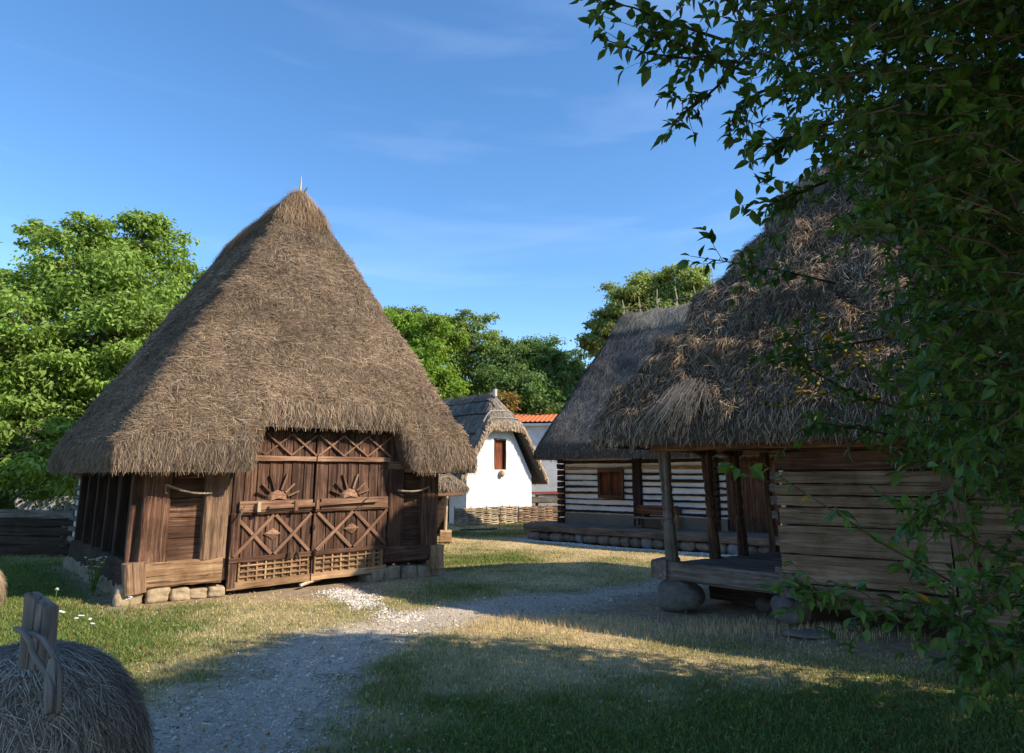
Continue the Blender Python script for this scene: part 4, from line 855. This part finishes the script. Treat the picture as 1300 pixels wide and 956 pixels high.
straw_dome(onground(-40, 768)[:2], .38, .55, 'sunlit tan straw stack cut by the left edge', 7000, [(.45, .36, .25), (.35, .27, .18), (.55, .45, .32)])

# ------------------------------------------------------------------ trees
def leaf_cards(mb, C, size, col, asp=.55, upb=.5, rigid=None, outd=None):
    k = len(C); n = rng.normal(0, 1, (k, 3)); n[:, 2] = np.abs(n[:, 2]) * .7 + upb
    if outd is not None: n = n + outd * .8
    n = nrm(n); d = nrm(np.cross(n, rng.normal(0, 1, (k, 3)))); s = np.cross(n, d); L_ = (size * U(.6, 1.35, k))[:, None]; w_ = L_ * asp * .5
    dr_ = A_([0, 0, -.22]) * L_
    V = np.stack([C, C + d*L_*.45 + s*w_ + n*w_*.25, C + d*L_ + dr_, C + d*L_*.45 - s*w_ + n*w_*.25], 1).reshape(-1, 3)
    i = np.arange(k)[:, None]*4; mb.add(V, None, np.vstack([i + A_([[0, 1, 2]]), i + A_([[0, 2, 3]])]), None, np.repeat(col, 4, 0))
def tree(label, base, h, blobs, nleaf, size, col, name='tree', group='trees beyond the yard', trunk_r=.22, colvar=.25, density_clump=.33, extra_cols=None, seed=0):
    """blobs: (x, y, z, rx, ry, rz) big masses, each broken into many clumps with gaps between"""
    t = thing(name, label, 'tree', (base[0], base[1], 0), group); b = MB(); base = A_([base[0], base[1], 0.])
    vols = A_([r[3]*r[4]*r[5] for r in blobs]) ** .75; vols = vols / vols.sum()
    tips = []; cl = MB()
    top = base + A_([0, 0, h * .55]); b.tube([base + A_([0, 0, -.2]), base + A_([.05, 0, h*.2]), base + A_([-.1, .1, h*.4]), top], [trunk_r*1.4, trunk_r, trunk_r*.75, trunk_r*.5], 9, t=(.16, .13, .10), rough=.05)
    b.build('trunk', M['bark'], t, True)
    lim = MB()
    for (bx, by, bz, rx, ry, rz), v in zip(blobs, vols):
        c = A_([bx, by, bz]); nc = max(10, int(95 * v * len(blobs) ** .5 + 14)); n_here = int(nleaf * v * .85)
        d = nrm(rng.normal(0, 1, (nc, 3))); cc = c + d * A_([rx, ry, rz]) * (U(.3, 1.2, (nc, 1)) ** .7)
        st = base + A_([0, 0, h * U(.2, .45)]); mid = (st + c) / 2 + A_([0, 0, .2]); lim.tube([st, mid, c], [trunk_r*.5, trunk_r*.32, trunk_r*.15], 6, t=(.15, .12, .09))
        for q in cc[::2]: lim.tube([c, (c + q) / 2 + rng.normal(0, .1, 3), q], [trunk_r*.15, trunk_r*.1, .01], 4, t=(.15, .12, .09))
        pk = rng.integers(0, nc, n_here); rad = (rx*ry*rz) ** (1/3) * density_clump * .85
        cr_ = rad * U(.6, 1.25, nc)[pk][:, None]; off = rng.normal(0, .5, (n_here, 3)) * A_([1.2, 1.2, .5])
        X = cc[pk] + off * cr_
        tint = (1 + colvar * rng.normal(0, 1, nc)[pk] * .6)[:, None]
        cb = A_(col) if extra_cols is None else A_([col] + extra_cols)[rng.integers(0, 1 + len(extra_cols), nc)[pk]]
        leaf_cards(cl, X, np.full(n_here, size), np.clip(cb * tint * U(.7, 1.25, (n_here, 1)), .005, .6), outd=nrm(off))
    lim.build('limbs', M['bark'], t, True); cl.build('crown', M['leaf'], t)
    return t
def blob(px_, py_, Y, rpx, rpz=None, ry=None):
    p = at(px_, py_, Y); r = rpx * Y / F; return (p[0], p[1], p[2], r, ry or r, (rpz or rpx) * Y / F)
G_w = (.20, .30, .06)
tree('big walnut tree with loose sunlit crown left of the barn roof', (at(120, 600, 19)[0], 19), 8, [blob(100, 335, 19, 62, 55), blob(185, 330, 20, 55, 48), blob(125, 300, 19, 40, 30), blob(185, 285, 20, 30, 24), blob(140, 380, 19, 80, 50), blob(20, 380, 19, 60, 40), blob(210, 430, 20, 60, 60), blob(100, 490, 18, 80, 50), blob(35, 440, 17, 80, 75), blob(150, 430, 18, 85, 70), blob(60, 560, 17, 70, 60), blob(170, 540, 19, 70, 60), blob(45, 300, 20, 28, 18), blob(-60, 420, 18, 80, 80), blob(240, 370, 21, 45, 50), blob(-60, 540, 17, 70, 70)],
     125000, .14, G_w, trunk_r=.3, density_clump=.36, name='walnut_tree')
tree('darker bushy tree low behind the log fence at far left', (at(10, 600, 23)[0], 23), 5, [blob(0, 590, 23, 90, 60), blob(120, 600, 24, 90, 50), blob(-120, 560, 23, 90, 80)], 30000, .15, (.08, .14, .035))
tree('bright yellow-green maple right beside the barn roof slope', (at(530, 600, 34)[0], 34), 9, [blob(520, 470, 34, 55, 48), blob(548, 430, 35, 38, 28), blob(500, 415, 35, 30, 22), blob(560, 500, 34, 30, 30), blob(460, 460, 35, 50, 60)], 70000, .17, (.19, .30, .045), name='maple_tree', trunk_r=.3)
tree('olive green tree with top sprigs behind the yellow-green maple', (at(520, 600, 41)[0], 41), 10, [blob(515, 412, 41, 38, 20), blob(600, 430, 40, 38, 32), blob(560, 440, 41, 40, 35), blob(535, 425, 41, 40, 30), blob(600, 490, 40, 40, 40), blob(575, 420, 42, 25, 16)], 44000, .19, (.17, .24, .06), trunk_r=.3)
tree('dark green dense tree above the white cottage roof', (at(665, 600, 40)[0], 40), 9, [blob(640, 470, 40, 40, 35), blob(690, 460, 41, 44, 28), blob(650, 500, 38, 50, 35), blob(722, 475, 42, 30, 26), blob(745, 490, 42, 26, 26), blob(665, 455, 42, 40, 22), blob(700, 500, 39, 40, 30)], 60000, .18, (.13, .21, .06), trunk_r=.3)
tree('soft feathery mid green tree over the orange tile edge', (at(690, 600, 36)[0], 36), 6, [blob(685, 515, 36, 32, 22), blob(725, 520, 37, 30, 25)], 9000, .2, (.09, .17, .04), trunk_r=.18)
tree('yellowing small tree right behind the white cottage ridge', (at(640, 600, 34)[0], 34), 5, [blob(637, 512, 34, 20, 16), blob(620, 530, 34, 24, 18)], 4500, .17, (.20, .19, .04), trunk_r=.12, extra_cols=[(.11, .15, .04), (.25, .17, .05)])
tree('tall round tree rising behind the striped log house roof', (at(835, 600, 37)[0], 37), 12, [blob(800, 385, 37, 34, 28), blob(868, 365, 37, 38, 28), blob(835, 378, 38, 38, 32), blob(768, 425, 37, 28, 28), blob(790, 450, 38, 40, 30), blob(850, 410, 37, 55, 30)], 80000, .19, (.24, .30, .09), trunk_r=.35)
# far wood that closes the view
m = MB(); n_ = 46000
th = U(-1.25, 1.25, n_); dist = U(60, 85, n_); X = dist * np.sin(th); Y = dist * np.cos(th); hmax = 7.5 + 2.2 * fbm(np.column_stack([th * 9, 0*th, 0*th]), 3, 5)
leaf_cards(m, np.column_stack([X, Y, hmax * U(0, 1, n_) ** .7]), np.full(n_, .8), np.clip(A_([.06, .105, .03]) * U(.6, 1.3, (n_, 1)), .01, 1)); tag(m.build('far_wood', M['leaf']), 'far off green wood closing the horizon behind the village', 'wood', kind='stuff')

# ------------------------------------------------------------------ the near tree, leaves with real outlines on real twigs
nt_ = thing('near_tree', 'dark leafy tree close to the camera, its branches hanging in from the right', 'tree', (5.3, 1.2, 0))
BASE = A_([[0, 0], [.16, .16], [.42, .25], [.72, .15], [1, 0], [.72, -.15], [.42, -.25], [.16, -.16]])
def real_leaves(mb, P, D, size, col):
    k = len(P); D = nrm(D); up = A_([0, 0, 1.]) + rng.normal(0, .45, (k, 3)); s = nrm(np.cross(D, up)); n = np.cross(s, D)
    L_ = (size * U(.65, 1.25, k))[:, None, None]; x = BASE[None, :, 0:1]; y = BASE[None, :, 1:2]
    fold = np.abs(y) * .45; droop = -x ** 2 * U(.05, .35, k)[:, None, None]
    V = P[:, None] + L_ * (D[:, None] * x + s[:, None] * y * U(.8, 1.15, k)[:, None, None] + n[:, None] * (fold + droop))
    mid = P[:, None] + L_ * (D[:, None] * .42 + n[:, None] * (-.42 ** 2 * .2)); V = np.concatenate([V, mid], 1)
    i = np.arange(k)[:, None, None] * 9; T = A_([(0, 1, 8), (1, 2, 8), (2, 3, 8), (3, 4, 8), (4, 5, 8), (5, 6, 8), (6, 7, 8), (7, 0, 8)])
    mb.add(V.reshape(-1, 3), None, (i + T[None]).reshape(-1, 3), None, np.repeat(col, 9, 0))
lb, tb_ = MB(), MB()
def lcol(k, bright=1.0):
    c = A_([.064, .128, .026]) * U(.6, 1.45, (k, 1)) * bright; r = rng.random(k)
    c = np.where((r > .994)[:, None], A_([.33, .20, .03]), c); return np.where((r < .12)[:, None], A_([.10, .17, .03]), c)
def twig(p0, p1, nleaf, size, rad=.006, bright=1.0, bend=None):
    p0, p1 = A_(p0, float), A_(p1, float); Ln = np.linalg.norm(p1 - p0); n_ = 7; ss = np.linspace(0, 1, n_)
    bd = rng.normal(0, .07, 3) * Ln + A_([0, 0, .06 * Ln]) if bend is None else A_(bend)
    pts = p0 + (p1 - p0) * ss[:, None] + bd * np.sin(ss * np.pi)[:, None] + rng.normal(0, .008, (n_, 3)) * Ln
    tb_.tube(pts, np.linspace(rad, rad * .35, n_), 4, t=(.13, .085, .06))
    q = U(.08, 1.0, nleaf); q[:2] = 1; P = np.stack([np.interp(q, ss, pts[:, a]) for a in range(3)], -1)
    d0 = nrm(p1 - p0); D = d0 * U(.2, .9, (nleaf, 1)) + rng.normal(0, .55, (nleaf, 3)) + A_([0, 0, -.22]); real_leaves(lb, P, D, np.full(nleaf, size), lcol(nleaf, bright)); return pts
# outline of the crown, as the angle at which its edge hangs seen from the path
ED = [(-60, 850), (60, 890), (120, 930), (170, 985), (230, 1040), (300, 1085), (380, 1115), (460, 1135), (540, 1120), (590, 1150), (640, 1265), (700, 1285), (745, 1250), (800, 1215), (860, 1250), (960, 1300)]
ey, ex = A_([e[0] for e in ED]), A_([e[1] for e in ED])
n_ = 60000; C = np.column_stack([U(.3, 7.5, n_), U(.6, 6.2, n_), U(.5, 7.6, n_)])
px_, py_, dd_ = project(C); edge = np.interp(py_, ey, ex) + 40 * fbm(C * 1.7, 3, 77)
hd = -(C[:, :2] - HA) @ HG                      # distance in front of the house wall
inframe = (px_ > 600) & (px_ < 1380) & (py_ > -90) & (py_ < 1000) & (dd_ > .3)
ok = (px_ > edge) & (hd > 1.15) & (dd_ > 2.3) & inframe & (C[:, 2] > .75)
dens = np.clip((px_ - edge) / 120, .08, 1) * np.clip(1.25 - (dd_ - 2.3) / 6, .35, 1)
def lands(C): q = C - A_([SX, SY, SZ]) * (C[:, 2:] / SZ); return (q[:, 0] < -2.45 - .35 * np.clip(8 - q[:, 1], 0, 3) + .35 * fbm(C, 2, 8)) & (q[:, 1] > 5.7) | (np.abs(q[:, 1] - 8.95 - .06 * q[:, 0] - .12 * fbm(C * 2, 2, 5)) < .58) & (q[:, 0] < 2.2)  # crown is cut open here so sun reaches the left lawn and strip
ok &= ~lands(C)
ok &= rng.random(n_) < dens * .85
C = C[ok]; px_ = px_[ok]; C = C[:4200]
for c in C:
    d = nrm(A_([-1.0, U(-.3, .6), U(-.5, .35)]) + rng.normal(0, .45, 3)); L_ = U(.25, .5); twig(c - d * L_ * .6, c + d * L_ * .4, 20, .058, .004)
# outer, unseen-from-here part of the crown: coarse leaf cards added for their shade
n_ = 44000; C = np.column_stack([U(.2, 10.5, n_), U(-5, 6.4, n_), U(1.0, 9.2, n_)]); px_, py_, dd_ = project(C)
el = np.minimum(((C[:, 0] - 5.2) / 4.9) ** 2 + ((C[:, 1] - .8) / 5.2) ** 2 + ((C[:, 2] - 5.4) / 3.6) ** 2, ((C[:, 0] - 6.6) / 3.6) ** 2 + ((C[:, 1] - 2.2) / 3.6) ** 2 + ((C[:, 2] - 3.4) / 3.2) ** 2)
out_ = ~((px_ > -150) & (px_ < 1470) & (py_ > -190) & (py_ < 1100) & (dd_ > .1)); hd = -(C[:, :2] - HA) @ HG
ok = (el < 1) & out_ & ((hd > 1.1) | (C[:, 2] > 8)) & (np.linalg.norm(C - A_([0, 0, 1.75]), axis=1) > 2.9) & (fbm(C * .9, 2, 66) > -.4) & ~lands(C); C = C[ok][:14000]
k = len(C) * 7; CC = np.repeat(C, 7, 0) + rng.normal(0, .18, (k, 3)); lb2 = MB(); leaf_cards(lb2, CC, np.full(k, .18), lcol(k))
# hand placed branches that reach into the picture
def br(pts, nl, size=.07, rad=.009, bright=1.0, side=6):
    P = [at(*q) for q in pts]; ts = np.linspace(0, 1, len(P)); n2 = len(P) * 3; tt = np.linspace(0, 1, n2); Q = np.stack([np.interp(tt, ts, A_(P)[:, a]) for a in range(3)], -1)
    tb_.tube(Q, np.linspace(rad, .002, n2), 5, t=(.13, .08, .055)); k = nl; q = U(.15, 1, k); q[0] = 1; X = np.stack([np.interp(q, tt, Q[:, a]) for a in range(3)], -1)
    d0 = nrm(Q[-1] - Q[0]); real_leaves(lb, X, d0 * U(.1, .8, (k, 1)) + rng.normal(0, .5, (k, 3)) + A_([0, 0, -.3]), np.full(k, size), lcol(k, bright))
    for j in range(side):
        u_ = U(.2, .85); c = A_([np.interp(u_, tt, Q[:, a]) for a in range(3)]); d = nrm(d0 + rng.normal(0, .7, 3)); twig(c, c + d * U(.12, .3), 8, size, .003, bright)
br([(930, 55, 3.0), (850, 28, 2.9), (800, 8, 2.8), (752, 2, 2.75)], 26); br([(950, 80, 3.1), (880, 75, 3.0), (820, 68, 2.9), (758, 47, 2.8)], 30, side=9)
br([(960, 95, 3.0), (900, 75, 2.9), (850, 50, 2.8), (815, 35, 2.8)], 30, side=12); br([(960, 60, 3.3), (900, 120, 3.2), (870, 140, 3.1), (852, 158, 3.1)], 26, .06, side=8)
br([(980, 110, 3.3), (940, 130, 3.2), (925, 160, 3.2)], 20, .06); br([(1050, 230, 3.3), (1000, 250, 3.2), (972, 262, 3.1)], 22, side=8); br([(1080, 150, 3.0), (1010, 170, 3.0), (975, 200, 3.0)], 34, side=12)
br([(1060, 360, 4.6), (1000, 345, 4.5), (940, 335, 4.5), (876, 325, 4.4)], 30, .085, side=9)
br([(1120, 430, 4.4), (1060, 440, 4.3), (1000, 450, 4.3), (955, 470, 4.2)], 30, .07, side=10); br([(1150, 520, 4.3), (1080, 500, 4.3), (1030, 470, 4.2), (1000, 430, 4.2)], 34, side=12)
br([(1160, 560, 4.4), (1100, 545, 4.3), (1050, 540, 4.2), (1020, 545, 4.2)], 34, side=10)
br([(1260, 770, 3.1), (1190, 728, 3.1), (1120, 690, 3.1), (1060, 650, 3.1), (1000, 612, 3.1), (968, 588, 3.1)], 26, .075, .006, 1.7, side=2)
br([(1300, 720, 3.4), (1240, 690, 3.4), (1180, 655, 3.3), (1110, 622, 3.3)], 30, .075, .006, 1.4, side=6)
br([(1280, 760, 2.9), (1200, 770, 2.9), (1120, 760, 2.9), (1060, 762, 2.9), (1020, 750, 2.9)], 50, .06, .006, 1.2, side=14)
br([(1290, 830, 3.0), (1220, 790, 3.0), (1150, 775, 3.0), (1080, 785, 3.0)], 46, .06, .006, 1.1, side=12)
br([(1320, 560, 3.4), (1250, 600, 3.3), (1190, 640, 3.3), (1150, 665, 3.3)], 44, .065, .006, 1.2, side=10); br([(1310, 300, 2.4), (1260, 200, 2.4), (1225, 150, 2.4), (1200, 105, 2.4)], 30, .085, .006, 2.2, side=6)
br([(1320, 700, 2.8), (1260, 760, 2.8), (1200, 810, 2.8)], 40, .065, .006, 1.2, side=12); br([(1330, 800, 2.9), (1280, 830, 2.9), (1230, 850, 2.9)], 40, .065, .006, 1.1, side=12)
lb.build('crown', M['leafn'], nt_, True); lb2.build('shade_crown', M['leafn'], nt_); tb_.build('twigs', M['bark'], nt_)
m = MB(); b0 = A_([5.3, 1.2, 0]); m.tube([b0 + A_([0, 0, -.2]), b0 + A_([0, .05, 1]), b0 + A_([-.1, .1, 2.4]), b0 + A_([-.2, .3, 4.2]), b0 + A_([-.1, .3, 6.6])], [.24, .2, .17, .12, .05], 12, rough=.04, t=(.12, .10, .08)); m.build('trunk', M['bark'], nt_, True)
m = MB()
for e_ in [(1310, 80, 3.4), (1000, 60, 3.4), (1150, 300, 3.8), (1250, 520, 3.6), (1280, 720, 3.2), (1200, 480, 4.6), (1100, 190, 3.4)]:
    e1 = at(*e_); s0 = b0 + A_([-.1, .2, min(max(e1[2] - 1.0, 1.2), 4.0)]); md = (s0 + e1) / 2 + A_([0, 0, .35]); m.tube([s0, md, e1], [.06, .035, .01], 6, t=(.12, .09, .07))
m.build('limbs', M['bark'], nt_, True)
